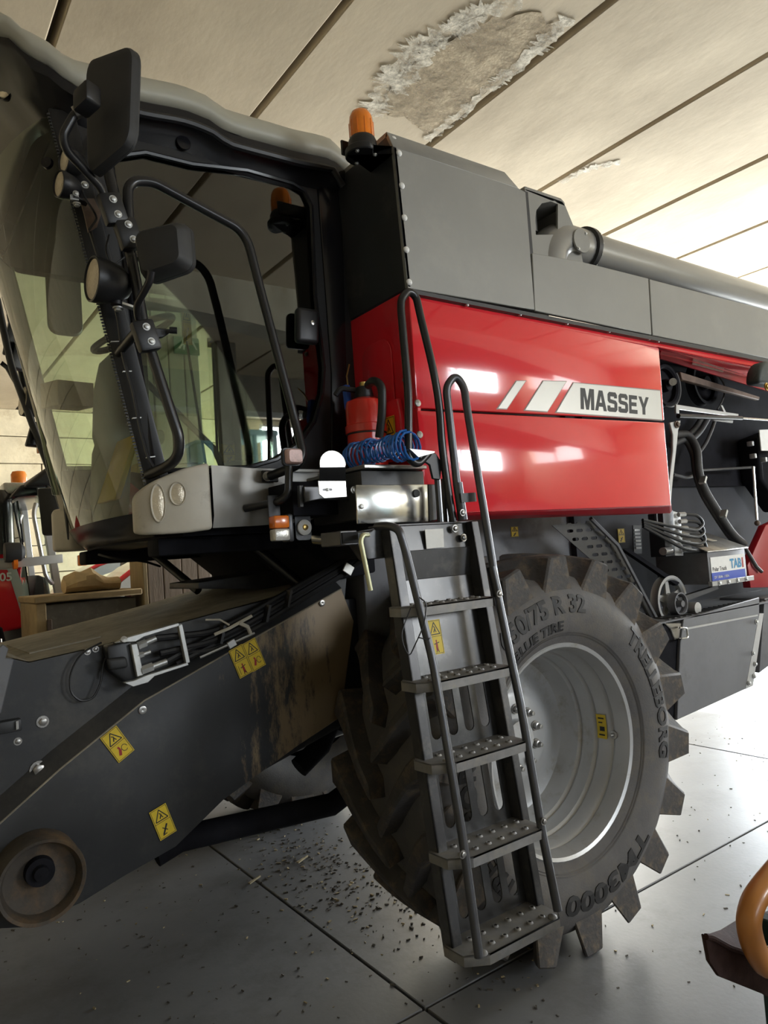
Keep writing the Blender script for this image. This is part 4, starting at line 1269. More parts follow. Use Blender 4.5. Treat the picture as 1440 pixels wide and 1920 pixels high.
# door handle
hd = V((1.564, 2.66, 2.768))
MB().obox(hd, (0.055, 0, 0), (0, 0.022, 0), (0.006, 0, 0.078)).build('door_handle', 'black_plastic', cab, bevel=0.018, seg=3)
MB().lathe([(0.011, 0), (0.010, 0.004), (0.001, 0.005)], hd + V((0.018, -0.022, 0.012)), (0, -1, 0), 14).build('lock_barrel', 'chrome', cab)

# cab interior
MB().ext([(x, 3.15, z) for x, z in ((1.35, 2.0), (1.80, 2.0), (1.80, 2.24), (1.40, 2.26), (1.33, 2.22))], (0, 0.52, 0)).build('seat_base', 'seat_cloth', cab, bevel=0.05, seg=3)
MB().ext([(x, 3.17, z) for x, z in ((1.66, 2.35), (1.78, 2.35), (1.82, 2.72), (1.74, 2.74))], (0, 0.48, 0)).build('seat_back', 'seat_cloth', cab, bevel=0.04, seg=3)
stc = V((0.926, 3.43, 2.595))
sx = stc.x
MB().loft([[V((sx + c * 0.085 * wd + dx, 3.43 + s2 * 0.11 * wd, z)) for c, s2 in [(math.cos(2 * math.pi * q / 16), math.sin(2 * math.pi * q / 16)) for q in range(16)]]
           for z, wd, dx in ((1.96, 0.8, -0.02), (2.10, 1.0, -0.02), (2.32, 1.0, 0.0), (2.36, 0.85, 0.0), (2.40, 1.0, 0.005), (2.62, 1.1, 0.03), (2.74, 1.0, 0.05), (2.80, 0.55, 0.07))]).build('steering_column', 'column_grey', cab, smooth=50)
swc = V((sx + 0.13, 3.43, 2.90))
ax = V((-0.42, 0, 0.9)).normalized()
u_ = V((0, 1, 0))
w_ = ax.cross(u_)
ringp = [swc + (u_ * math.cos(2 * math.pi * q / 36) + w_ * math.sin(2 * math.pi * q / 36)) * 0.20 for q in range(37)]
MB().tube(ringp, 0.016, 8).build('steering_wheel', 'cab_trim', cab)
for q in (0.3, 2.4, 4.5):
    MB().tube([swc - ax * 0.06, swc + (u_ * math.cos(q) + w_ * math.sin(q)) * 0.20], 0.014, 8).build('wheel_spoke', 'cab_trim', cab)
MB().lathe([(0.05, -0.1), (0.05, -0.04), (0.03, -0.02), (0.001, -0.02)], swc, ax, 16).build('wheel_hub', 'cab_trim', cab)
MB().ball(swc + u_ * 0.18 + ax * 0.06, 0.03, 12).build('spinner_knob', 'cab_trim', cab)
MB().obox((0.983, 3.1, 2.572), (0.03, 0.10, 0), (0.02, -0.006, 0), (0, 0, 0.15)).build('monitor', 'black_plastic', cab, bevel=0.02, seg=3)
MB().tube([(0.971, 3.1, 2.607), (1.30, 3.12, 2.30), (1.40, 3.12, 2.05)], 0.015, 8).build('monitor_arm', 'black_plastic', cab)
MB().tube([(1.223, 3.9, 3.23), (1.51, 3.9, 3.251), (1.77, 3.9, 3.239)], 0.035, 10).build('far_handrail', 'cab_trim', cab)
MB().obox((0.939, 2.85, 2.289), (0.04, 0, 0.01), (0, 0.02, 0), (0.0, 0, 0.03)).build('lever_knob', 'cab_grey', cab, bevel=0.02, seg=3)
for k, (p, q) in enumerate((((1.587, 4.13, 3.123), (1.652, 4.1, 2.347)), ((1.756, 4.13, 3.411), (1.727, 4.1, 2.406)))):
    MB().tube([p, q], 0.008, 6).build('glass_strut', 'black_plastic', cab)
# sticker strips on the far window
sticker(cab, (1.566, 4.13, 3.104), (1, 0, 0), (0, 0, 1), 0.055, 0.26, 2, 'narrow yellow warning sticker on the far window')
sticker(cab, (1.717, 4.13, 3.101), (1, 0, 0), (0, 0, 1), 0.10, 0.06, 2, 'small yellow sticker on the far window')
sticker(cab, (1.759, 4.1, 2.368), (1, 0, 0), (0, 0, 1), 0.09, 0.13, 2, 'yellow warning sticker low on the far window')
bx_ = V((0.859, 3.95, 2.7))
MB().obox(bx_, (0.10, 0.05, 0.01), (-0.03, 0.06, 0), (0, 0, 0.065)).build('reflection_box', 'box_beige', cab, bevel=0.004)  # solid beige box modelled for a reflection beside the far pillar
tag(MB().obox((0.889, 3.2, 2.211), (0.014, 0.004, 0), (0.01, -0.10, 0), (0.05, 0, 0.14)).build('yellow_folder', 'folder_yellow', None, bevel=0.003, seg=1), 'yellow folder standing inside the cab behind the windscreen', None, 'folder')
tag(MB().ext([(1.00, 3.62, 1.95), (1.14, 3.62, 1.95), (1.12, 3.62, 2.16), (1.03, 3.62, 2.24), (0.98, 3.62, 2.12)], (0, 0.10, 0)).build('red_bag', 'red_dark', None, bevel=0.02), 'dark red bag standing on the cab floor', None, 'bag')
kb = thing('document_box', (1.0, 3.0, 1.95), 'black box with a pale label on the cab floor', 'box')
MB().box(0.95, 1.06, 2.93, 3.10, 1.95, 2.12).build('box_body', 'black_plastic', kb, bevel=0.006)
MB().box(0.946, 0.95, 2.97, 3.03, 2.0, 2.08).build('box_label', 'white_label', kb, smooth=0)

# ---- corner lamp fairing (beige) and silver side fairing below the cab
ff = part('corner_fairing', CH, 'beige corner fairing with two round lamps')
YB = 2.60
# outline of the rounded fairing in plan, lofted in height
plan_f = [(0.83, 2.80), (0.790, 2.70), (0.788, 2.655), (0.83, 2.600), (0.95, 2.552), (1.04, 2.545)]
zt = [2.03, 2.035, 2.05, 2.085, 2.135, 2.150]
zbm = [1.905, 1.90, 1.895, 1.89, 1.89, 1.90]
P = [V((x, y, 0)) for x, y in plan_f]
top = [V((p.x, p.y, z)) for p, z in zip(P, zt)]
bot = [V((p.x, p.y, z)) for p, z in zip(P, zbm)]
outl_t = fillet(top, 0.04, 3) + [V((1.04, 2.70, 2.150)), V((0.92, 2.80, 2.06))]
outl_b = fillet(bot, 0.04, 3) + [V((1.04, 2.70, 1.90)), V((0.92, 2.80, 1.905))]
MB().loft([outl_b, outl_t]).build('fairing_shell', 'beige_plastic', ff, bevel=0.014, seg=3, smooth=50, curved=True)


def oval_lamp(x, z, hw, hh):
    """forward-facing lamp sunk in an oval pocket of the sloping fairing face"""
    n_ = V((-0.37, -0.93, 0)).normalized()
    t_ = V((0.93, -0.37, 0)).normalized()
    y = 2.600 - (x - 0.83) * 0.40 - 0.001
    c = V((x, y, z))
    def rg(a, b, d):
        return [c + t_ * (a * math.cos(2 * math.pi * q / 28)) + V((0, 0, b * math.sin(2 * math.pi * q / 28))) + n_ * d for q in range(28)]
    MB().loft([rg(hw * 1.25, hh * 1.10, 0.0), rg(hw * 1.15, hh * 1.05, 0.006), rg(hw, hh, 0.004), rg(hw * 0.9, hh * 0.92, 0.0012)], 0, False).build('lamp_pocket', 'beige_plastic', ff)
    MB().loft([rg(hw * 0.94, hh * 0.95, 0.0015), rg(hw * 0.5, hh * 0.5, 0.005), rg(0.001, 0.001, 0.006)], 0, False).build('round_lamp', 'lamp_glass', ff)


oval_lamp(0.853, 2.005, 0.022, 0.066)
oval_lamp(0.918, 2.035, 0.025, 0.040)
fb2 = part('far_corner_fairing', CH, 'beige fairing on the far cab corner')
MB().loft([[V((x, y, 1.90)) for x, y in ((0.87, 4.10), (0.81, 4.22), (0.83, 4.36), (0.92, 4.40), (1.1, 4.36), (1.1, 4.12))],
           [V((x, y, 2.13)) for x, y in ((0.87, 4.10), (0.81, 4.22), (0.83, 4.36), (0.92, 4.40), (1.1, 4.36), (1.1, 4.12))]]).build('fairing_shell', 'beige_plastic', fb2, bevel=0.02, seg=3, curved=True)
sf = part('side_fairing', CH, 'satin silver side fairing under the door')
MB().loft([[V((1.045, 2.545, 2.14)), V((1.25, 2.62, 2.14)), V((1.50, 2.64, 2.13)), V((1.56, 2.60, 2.13)), V((1.80, 2.58, 2.13))],
           [V((1.045, 2.545, 1.95)), V((1.25, 2.60, 1.95)), V((1.50, 2.62, 1.95)), V((1.56, 2.58, 1.98)), V((1.80, 2.56, 1.98))],
           [V((1.045, 2.565, 1.905)), V((1.25, 2.62, 1.91)), V((1.50, 2.64, 1.92)), V((1.56, 2.60, 1.96)), V((1.80, 2.58, 1.96))]], 0, False, False).build('fairing_sheet', 'satin_silver', sf, smooth=60)
MB().ext([(1.045, 2.55, 2.14), (1.25, 2.62, 2.14), (1.80, 2.58, 2.13), (1.80, 2.70, 2.13), (1.045, 2.70, 2.14)], (0, 0, -0.01)).build('fairing_top', 'satin_silver', sf, smooth=0)

# ---------------------------------------------------------------- mirror rail, mirrors, lamps
mr = part('mirror_rail', CH, 'black tube rail carrying the mirrors beside the A-pillar')
MB().tube([(0.716, 2.55, 3.252), (0.725, 2.53, 3.156), (0.776, 2.5, 2.873), (0.81, 2.5, 2.6), (0.88, 2.5, 2.346), (0.914, 2.5, 2.228), (0.911, 2.52, 2.162), (0.887, 2.58, 2.135), (0.852, 2.68, 2.12)], 0.0195, 12, 0.05).build('rail_tube', 'tube_black', mr)
MB().tube([(0.766, 2.68, 2.573), (0.78, 2.5, 2.602)], 0.017, 10).build('rail_stub', 'tube_black', mr)
MB().tube([(0.716, 2.55, 3.252), (0.731, 2.66, 3.383)], 0.016, 10).build('rail_stub', 'tube_black', mr)


def clamp(cx, cy, cz, tilt, name='clamp'):
    c = V((cx, cy, cz))
    d = V((0.28, 0, -0.96)).normalized()
    e = V((0.96, 0, 0.28)).normalized()
    MB().obox(c, e * 0.040, V((0, 0.022, 0)), d * 0.055).build('clamp', 'black_plastic', mr, bevel=0.012, seg=2)
    for s in (-0.026, 0.026):
        MB().bolt(c + d * s + e * 0.004 + V((0, -0.022, 0)), (0, -1, 0), 0.009).build('clamp_bolt', 'zinc', mr)


clamp(*(0.714, 2.48, 3.019), 0)
clamp(*(0.762, 2.48, 2.94), 0)
clamp(*(0.802, 2.47, 2.58), 0)
MB().ext([(0.842, 2.49, 2.62), (0.904, 2.49, 2.624), (0.903, 2.49, 2.614), (0.871, 2.49, 2.59), (0.844, 2.49, 2.583)], (0, 0.02, 0)).build('latch_tongue', 'black_plastic', mr, bevel=0.003, seg=1)
MB().cyl((0.888, 2.47, 2.612), (0.912, 2.46, 2.61), 0.012).build('latch_knob', 'black_plastic', mr)

# big mirror
bm_ = part('large_mirror', CH, 'tall black wing mirror at the top of the rail')
c00, c10, c11, c01 = V((0.635, 2.44, 3.089)), V((0.727, 2.26, 3.147)), V((0.755, 2.26, 3.485)), V((0.648, 2.44, 3.5))


def mirror_shell(parent, q, prof, rnd_, dirn):
    """rounded four-cornered housing: q = four corner points, prof = (scale, offset) rings"""
    c00, c10, c11, c01 = q
    mid = (c00 + c10 + c11 + c01) / 4
    n_ = (c10 - c00).cross(c01 - c00).normalized()
    if n_.dot(V(dirn)) < 0:
        n_ = -n_
    def pt(a, b, d):
        return c00 * (1 - a) * (1 - b) + c10 * a * (1 - b) + c11 * a * b + c01 * (1 - a) * b + n_ * d
    sh = rrect(0.5, 0.5, 1, 1, rnd_, 5)
    rings_ = [[pt(0.5 + (a - 0.5) * sc, 0.5 + (b - 0.5) * sc, d) for a, b in sh] for sc, d in prof]
    MB().loft(rings_).build('mirror_housing', 'soft_black', parent, smooth=32)
    lo = prof[-1]
    MB().ext([pt(0.5 + (a - 0.5) * 0.93, 0.5 + (b - 0.5) * 0.93, lo[1] - 0.0005) for a, b in sh], n_ * -0.002).build('mirror_glass', 'chrome', parent, smooth=0)
    return mid, n_, (c10 - c00).normalized(), (c01 - c00).normalized()


mc, en, eu, ev = mirror_shell(bm_, (c00, c10, c11, c01), ((0.88, 0.020), (0.97, 0.014), (1.0, 0.002), (1.0, -0.012), (1.005, -0.013), (1.005, -0.020), (0.98, -0.024)), 0.16, (0, -1, 0))
hb = V((0.6, 2.3, 3.277))
MB().obox(hb, eu * 0.036, ev * 0.034, en * 0.030).build('pivot_box', 'black_plastic', bm_, bevel=0.010, seg=2)
MB().cyl(hb + ev * 0.030, hb + ev * 0.056, 0.010, 12).build('pivot_pin', 'black_plastic', bm_)
MB().tube([(0.6, 2.34, 3.266), (0.575, 2.36, 3.253), (0.539, 2.38, 3.18), (0.553, 2.4, 3.146), (0.677, 2.47, 3.083), (0.693, 2.49, 3.043)], 0.0145, 12, 0.05).build('mirror_arm', 'tube_black', bm_)
MB().cyl((0.574, 2.355, 3.253), (0.604, 2.34, 3.272), 0.020, 14).build('arm_collar', 'galvanised', bm_)

# small mirror
sm = part('small_mirror', CH, 'compact black wing mirror beside the grab rail')
c00, c10, c11, c01 = V((0.783, 2.4, 2.739)), V((0.902, 2.27, 2.768)), V((0.9, 2.27, 2.929)), V((0.763, 2.4, 2.911))
mirror_shell(sm, (c00, c10, c11, c01), ((0.55, 0.050), (0.78, 0.044), (0.92, 0.026), (1.0, -0.002), (1.0, -0.018), (0.985, -0.019), (0.985, -0.021), (1.0, -0.022), (0.99, -0.045)), 0.20, (0, -1, 0))
MB().tube([(0.784, 2.32, 2.755), (0.781, 2.34, 2.722), (0.76, 2.42, 2.668), (0.774, 2.46, 2.646), (0.79, 2.48, 2.616)], 0.0125, 12, 0.03).build('mirror_arm', 'tube_black', sm)

# work lamps on the rail
def work_lamp(c, r, depth, axis, name, label=None, m='black_plastic'):
    w = part(name, CH, label)
    ax_ = V(axis).normalized()
    MB().lathe([(r * 0.97, 0.0), (r, depth * 0.02), (r, depth * 0.2), (r * 0.95, depth * 0.35), (r * 0.82, depth * 0.65), (r * 0.55, depth * 0.9), (r * 0.25, depth), (0.001, depth)], c, ax_, 28).build('lamp_body', m, w)
    MB().lathe([(0.001, 0.006), (r * 0.5, 0.003), (r * 0.88, 0.0), (r * 0.9, 0.012)], V(c), ax_, 28).build('lamp_lens', 'lamp_glass', w)
    MB().lathe([(r * 0.88, 0.004), (r * 0.94, -0.006), (r * 1.01, -0.004), (r * 1.01, 0.015)], V(c), ax_, 28).build('lamp_ring', m, w)
    return w


wl = work_lamp(V((0.652, 2.54, 2.784)), 0.078, 0.135, (0.99, 0.10, -0.02), 'work_lamp', 'large round black work lamp on the A-pillar')
MB().cyl((0.732, 2.55, 2.743), (0.73, 2.55, 2.706), 0.020, 14).build('lamp_neck', 'black_plastic', wl)
MB().bolt((0.735, 2.55, 2.697), (0, 0, -1), 0.012).build('lamp_nut', 'zinc', wl)
MB().obox((0.762, 2.57, 2.718), (0.045, 0.02, 0), (0, 0.014, 0), (0, 0, 0.004)).build('lamp_bracket', 'zinc', wl)
for px_ in ((0.572, 2.6, 3.132), (0.598, 2.62, 3.236)):
    w2 = work_lamp(V(px_), 0.047, 0.075, (0.97, 0.20, 0.0), 'work_lamp', 'small round black work lamp at the top of the A-pillar')
MB().obox((0.615, 2.585, 3.097), (0.014, 0, 0.002), (0, 0.003, 0), (0, 0, 0.020)).build('lamp_lug', 'zinc', w2)
MB().obox((0.637, 2.6, 3.086), (0.026, 0.01, 0), (0, 0.016, 0), (0, 0, 0.003)).build('lamp_lug', 'black_plastic', w2)
MB().bolt((0.618, 2.575, 3.097), (0, -1, 0), 0.007).build('lamp_nut', 'zinc', w2)
MB().bolt((0.621, 2.58, 3.063), (0, 0, -1), 0.009).build('lamp_nut', 'zinc', w2)
MB().bolt((0.656, 2.6, 3.149), (0, -1, 0), 0.009).build('lamp_nut', 'zinc', w2)
MB().ext([(0.645, 2.63, 3.111), (0.693, 2.63, 3.122), (0.716, 2.63, 3.071), (0.699, 2.63, 3.018), (0.668, 2.63, 2.992), (0.657, 2.63, 3.058)], (0, 0.01, 0)).build('lamp_plate', 'rust_brown', w2, smooth=0)
MB().tube([(0.643, 2.6, 3.14), (0.65, 2.58, 3.089), (0.681, 2.58, 3.042), (0.692, 2.6, 3.033), (0.666, 2.62, 2.993)], 0.004, 6, 0.02).build('lamp_cable', 'hose_black', w2)
# cable tied along the pillar
cbl = MB()
cbl.tube([(0.675, 2.64, 3.007), (0.709, 2.64, 2.875), (0.745, 2.64, 2.762), (0.76, 2.64, 2.684), (0.769, 2.64, 2.55), (0.801, 2.64, 2.42), (0.817, 2.64, 2.293), (0.842, 2.64, 2.174), (0.875, 2.64, 2.119), (0.901, 2.64, 2.095)], 0.0065, 6, 0.03)
cbl.tube([(0.732, 2.6, 2.983), (0.713, 2.6, 2.92), (0.736, 2.6, 2.865), (0.783, 2.6, 2.909)], 0.003, 6, 0.03)
cbl.build('pillar_cable', 'hose_black', CH)
for p in ((0.746, 2.645, 2.603), (0.783, 2.645, 2.496), (0.809, 2.645, 2.325), (0.852, 2.645, 2.181)):
    MB().obox(p, (0.016, 0, 0.002), (0, 0.006, 0), (0, 0, 0.0018)).build('cable_tie', 'zinc', CH, smooth=0)
# far rail with mirrors (seen past the windscreen)
fr = part('far_mirror_rail', CH, 'black mirror rail and lamp on the far cab corner')
MB().tube([(0.617, 4.45, 3.348), (0.677, 4.45, 2.957), (0.774, 4.45, 2.626), (0.858, 4.45, 2.351), (0.906, 4.42, 2.147), (0.925, 4.38, 2.109), (0.936, 4.3, 2.114)], 0.020, 10, 0.05).build('rail_tube', 'tube_black', fr)
MB().tube([(0.701, 4.6, 3.315), (0.723, 4.6, 3.158), (0.759, 4.6, 2.907), (0.778, 4.5, 2.666)], 0.018, 10).build('rail_tube', 'tube_black', fr)
MB().tube([(0.656, 4.6, 3.009), (0.646, 4.6, 3.023), (0.678, 4.6, 2.995), (0.722, 4.55, 2.876)], 0.014, 8).build('mirror_arm', 'tube_black', fr)
for p, h in (((0.7, 4.52, 3.148), 0.10), ((0.726, 4.5, 3.042), 0.08), ((0.792, 4.5, 2.589), 0.07)):
    MB().obox(p, (0.04, 0.02, 0), (0, 0.03, 0), (0.02, 0, h)).build('clamp', 'black_plastic', fr, bevel=0.01)
MB().lathe([(0.085, 0), (0.088, 0.04), (0.07, 0.12), (0.03, 0.15), (0.001, 0.15)], (0.733, 4.5, 2.782), (0.95, 0.1, -0.1), 22).build('far_lamp', 'soft_black', fr)
MB().lathe([(0.001, 0.0), (0.075, -0.002), (0.085, 0.004)], (0.733, 4.5, 2.782), (0.95, 0.1, -0.1), 22).build('far_lamp_lens', 'lamp_glass', fr)
MB().obox((0.817, 4.5, 2.512), (0.02, 0, 0), (0, 0.02, 0), (0, 0, 0.03)).build('far_indicator', 'amber_dark', fr, bevel=0.005)
fmc = V((0.994, 4.55, 3.438))
MB().loft([[fmc + V((a * s_, b0, c_ * s_)) for a, c_ in rrect(0, 0, 0.20, 0.46, 0.06, 4)] for s_, b0 in ((0.95, -0.02), (1.0, 0.0), (0.94, 0.03))]).build('far_mirror', 'soft_black', fr, smooth=40)

# ---- grab rail beside the door
gr_ = part('door_grab_rail', CH, 'black bent grab rail in front of the cab door')
MB().tube([(0.778, 2.5, 2.922), (0.774, 2.5, 3.057), (0.777, 2.5, 3.122), (0.801, 2.5, 3.151), (0.865, 2.5, 3.167), (1.196, 2.5, 3.061), (1.233, 2.5, 3.011), (1.266, 2.5, 2.857), (1.382, 2.48, 2.287), (1.391, 2.46, 2.178), (1.369, 2.46, 2.132), (1.33, 2.5, 2.116), (1.297, 2.57, 2.102)], 0.018, 12, 0.06).build('grab_tube', 'tube_black', gr_)
MB().obox((1.312, 2.6, 2.105), (0.036, 0, 0), (0, 0.006, 0), (0, 0, 0.024)).build('base_plate', 'black_plastic', gr_, bevel=0.004, seg=1)
MB().bolt((1.296, 2.59, 2.104), (0, -1, 0), 0.013).build('base_bolt', 'zinc', gr_)

# ---- lamp arm: marker lamp, indicator, reflector
la = part('marker_lamp_arm', CH, 'bent black arm with a clear marker lamp on top')
MB().tube([(1.188, 2.58, 1.977), (1.241, 2.5, 1.985), (1.257, 2.42, 1.987), (1.284, 2.4, 2.013), (1.295, 2.4, 2.13)], 0.0155, 12, 0.05).build('arm_tube', 'tube_black', la)
ml = V((1.298, 2.385, 2.151))
MB().loft([[ml + V((a, d, c_)) for a, c_ in rrect(0, 0, 0.072 * s_, 0.064 * s_, 0.014, 4)] for s_, d in ((0.9, 0.016), (1.04, 0.012), (1.04, -0.004))]).build('lamp_base', 'black_plastic', la)
MB().loft([[ml + V((a + 0.004, d, c_)) for a, c_ in rrect(0, 0, 0.068 * s_, 0.058 * s_, 0.012, 4)] for s_, d in ((1.0, -0.004), (0.98, -0.02), (0.8, -0.03))]).build('lamp_lens', 'pink_lens', la)
il = part('indicator_lamp', CH, 'front indicator with amber upper and clear lower lens')
ic = V((1.247, 2.42, 1.883))
MB().box(ic.x - 0.034, ic.x + 0.030, ic.y - 0.03, ic.y + 0.02, ic.z + 0.002, ic.z + 0.050).build('amber_lens', 'amber_dark', il, bevel=0.008)
MB().box(ic.x - 0.034, ic.x + 0.030, ic.y - 0.03, ic.y + 0.02, ic.z - 0.045, ic.z + 0.001).build('clear_lens', 'clear_lens', il, bevel=0.008)
MB().box(ic.x + 0.028, ic.x + 0.052, ic.y - 0.02, ic.y + 0.045, ic.z - 0.050, ic.z + 0.055).build('lamp_housing', 'ladder_grey', il, bevel=0.008)
MB().box(ic.x - 0.030, ic.x + 0.020, ic.y + 0.02, ic.y + 0.026, ic.z + 0.0, ic.z + 0.13).build('hanger', 'dark_paint', il, bevel=0.004)
rf = part('reflector', CH, 'round white reflector on a grey tab')
rc = V((1.358, 2.43, 1.886))
MB().ext([rc + V((a, 0.006, c_)) for a, c_ in rrect(0, 0.004, 0.068, 0.105, 0.016)], (0, 0.004, 0)).build('tab', 'ladder_grey', rf, smooth=0)
MB().lathe([(0.030, -0.004), (0.030, 0.006), (0.024, 0.010), (0.013, 0.010), (0.001, 0.010)], rc, (0, -1, 0), 28).build('reflector_disc', 'white_label', rf)
MB().lathe([(0.012, 0.010), (0.010, 0.016), (0.001, 0.018)], rc, (0, -1, 0), 16).build('reflector_screw', 'brass', rf)

# ---- platform beside the cab door
pf = part('platform', CH, 'bare metal platform box beside the cab door')
MB().box(1.50, 1.80, 2.20, 2.66, 2.085, 2.10).build('deck', 'galvanised', pf, bevel=0.003, seg=1)
MB().ext([(1.457, 2.2, 2.023), (1.797, 2.2, 2.024), (1.788, 2.2, 1.876), (1.454, 2.2, 1.878)], (0, 0.012, 0)).build('front_plate', 'steel_sheet', pf, bevel=0.004, seg=2)
MB().ext([(1.797, 2.2, 2.024), (1.788, 2.2, 1.876), (1.832, 2.2, 1.881), (1.837, 2.2, 2.024)], (0, 0.03, 0)).build('end_bracket', 'dark_paint', pf, bevel=0.003, seg=1)
MB().box(1.50, 1.80, 2.225, 2.60, 1.90, 2.08).build('platform_box', 'dark_paint', pf, bevel=0.004)
MB().box(1.30, 1.50, 2.40, 2.60, 1.93, 2.06).build('platform_bearer', 'engine_dark', pf, bevel=0.004)
MB().lathe([(0.016, 0), (0.015, 0.006), (0.001, 0.007)], (1.734, 2.2, 1.988), (0, -1, 0), 18).build('rubber_plug', 'soft_black', pf)
for p in ((1.473, 2.2, 1.942), (1.459, 2.22, 2.006)):
    MB().bolt(p, (0, -1, 0), 0.009).build('plate_bolt', 'zinc', pf)
MB().ext([(1.503, 2.54, 2.109), (1.891, 2.54, 2.111), (1.888, 2.54, 2.071), (1.507, 2.54, 2.065)], (0, 0.01, 0)).build('back_strip', 'galvanised', pf, bevel=0.002, seg=1)
MB().ext([(1.307, 2.32, 2.032), (1.376, 2.32, 2.032), (1.537, 2.32, 2.045), (1.531, 2.32, 1.977), (1.372, 2.32, 1.983), (1.308, 2.32, 1.973)], (0, 0.02, 0)).build('bracket_bar', 'ladder_grey', pf, bevel=0.003, seg=1)
MB().ext([(1.295, 2.33, 2.037), (1.309, 2.33, 2.037), (1.305, 2.33, 1.958), (1.292, 2.33, 1.958)], (0, 0.02, 0)).build('bracket_bar', 'black_plastic', pf, smooth=0)
# folded latch plate
lp = part('latch_plate', CH, 'rounded bare steel latch plate with slot')
c_ = V((1.377, 2.22, 2.106))
MB().ext([V((a, 2.22, c2)) for a, c2 in [(c_.x + 0.055 * math.cos(math.radians(t)), c_.z + 0.050 * math.sin(math.radians(t)) - 0.005) for t in range(0, 181, 15)]] + [(1.322, 2.22, 2.089), (1.428, 2.22, 2.091)], (0, 0.004, 0)).build('upper_tab', 'galvanised', lp, smooth=0)
MB().ext([(1.322, 2.22, 2.089), (1.431, 2.22, 2.091), (1.452, 2.26, 2.044), (1.339, 2.26, 2.044)], (0, 0.004, 0)).build('folded_web', 'black_plastic', lp, smooth=0)
lo_ = [(V(p).x, V(p).z) for p in ((1.299, 2.2, 2.037), (1.414, 2.2, 2.037), (1.414, 2.2, 1.98), (1.319, 2.2, 1.976), (1.3, 2.2, 1.991))]
sl_c = V((1.334, 2.2, 2.006))
t_mb = MB()
plate_with_holes(t_mb, lo_, [slot(sl_c.x, sl_c.z, 0.040, 0.008)], lambda a, b: (a, 2.20, b), (0, 0.004, 0))
t_mb.build('lower_tab', 'galvanised', lp, smooth=0)
MB().bolt(sl_c + V((0, 0, 0)), (0, -1, 0), 0.005).build('tab_bolt', 'zinc', lp)

# ---- handrails at the bulkhead corner
hr = part('platform_handrail', CH, 'tall black loop handrail at the red panel corner')
MB().tube([(1.745, 2.12, 2.133), (1.689, 2.12, 2.088), (1.648, 2.12, 2.111), (1.671, 2.12, 2.356), (1.673, 2.13, 2.688), (1.677, 2.13, 2.726), (1.714, 2.13, 2.768), (1.752, 2.13, 2.752), (1.761, 2.12, 2.655), (1.785, 2.1, 2.463), (1.803, 2.1, 2.319), (1.799, 2.1, 2.173), (1.81, 2.1, 2.018), (1.827, 2.1, 1.867)], 0.0155, 12, 0.07).build('rail_tube', 'tube_black', hr)
MB().ext([(1.654, 2.11, 2.146), (1.777, 2.11, 2.133), (1.805, 2.11, 2.096), (1.788, 2.11, 2.03), (1.751, 2.11, 2.034), (1.741, 2.11, 2.087), (1.691, 2.11, 2.115)], (0, 0.012, 0)).build('gusset', 'black_plastic', hr, bevel=0.003, seg=1)
MB().ext([(1.633, 2.09, 2.144), (1.753, 2.09, 2.137), (1.752, 2.09, 2.131), (1.673, 2.09, 2.113)], (0, 0.03, 0)).build('gusset_top', 'zinc', hr, smooth=0)
MB().tube([(1.789, 2.13, 2.036), (1.788, 2.13, 1.859)], 0.012, 8).build('post', 'tube_black', hr)
MB().tube([(1.838, 2.15, 2.039), (1.831, 2.15, 1.858)], 0.012, 8).build('post', 'tube_black', hr)

# ---------------------------------------------------------------- ladder
ld = part('ladder', CH, 'grey steel access ladder with five perforated steps')
XL, XR = 1.535, 1.905


def ly(z):
    """y of the ladder's back sheet at height z (the foot swings out)"""
    return 2.13 - (1.86 - z) * 0.135


def lpnt(x, z, d=0.0):
    return V((x, ly(z) - d, z))


# stringers: channel sections
for x0_, x1_ in ((XL - 0.035, XL + 0.008), (XR - 0.008, XR + 0.030)):
    zt_, zb_ = 1.865, 0.43
    MB().ext([lpnt(x0_, zt_, 0.055), lpnt(x0_, zb_, 0.055), lpnt(x0_, zb_, 0.0), lpnt(x0_, zt_, 0.0)], (0.010, 0, 0)).ext(
        [lpnt(x0_, zt_, 0.055), lpnt(x0_, zb_, 0.055), lpnt(x1_, zb_, 0.055), lpnt(x1_, zt_, 0.055)], (0, 0.008, 0)).build('stringer', 'ladder_grey', ld, bevel=0.003, seg=1)
    MB().ext([lpnt(x0_ + 0.02, zt_, 0.045), lpnt(x0_ + 0.02, zb_, 0.045), lpnt(x0_ + 0.02, zb_, 0.002), lpnt(x0_ + 0.02, zt_, 0.002)], (0.006, 0, 0)).build('stringer_web', 'dark_paint', ld, smooth=0)
# back sheet with elongated openings
steps = [(1.575, 1.965), (1.322, 1.915), (1.060, 1.868), (0.765, 1.825), (0.475, 1.785)]
holes = []
for (za, zc) in ((1.322, 1.060), (1.060, 0.765), (0.765, 0.475)):
    zm = 0.5 * (za + zc) - 0.005
    hh = (za - zc) - 0.085
    for k in range(4):
        holes.append(slot(XL + 0.075 + 0.078 * k, zm, 0.046, hh))
sh = MB()
plate_with_holes(sh, [(XL, 0.43), (XR, 0.43), (XR, 1.66), (XL, 1.66)], holes, lambda a, b: lpnt(a, b, 0.004), (0, 0.005, 0))
sh.build('back_sheet', 'ladder_plate', ld, smooth=20)
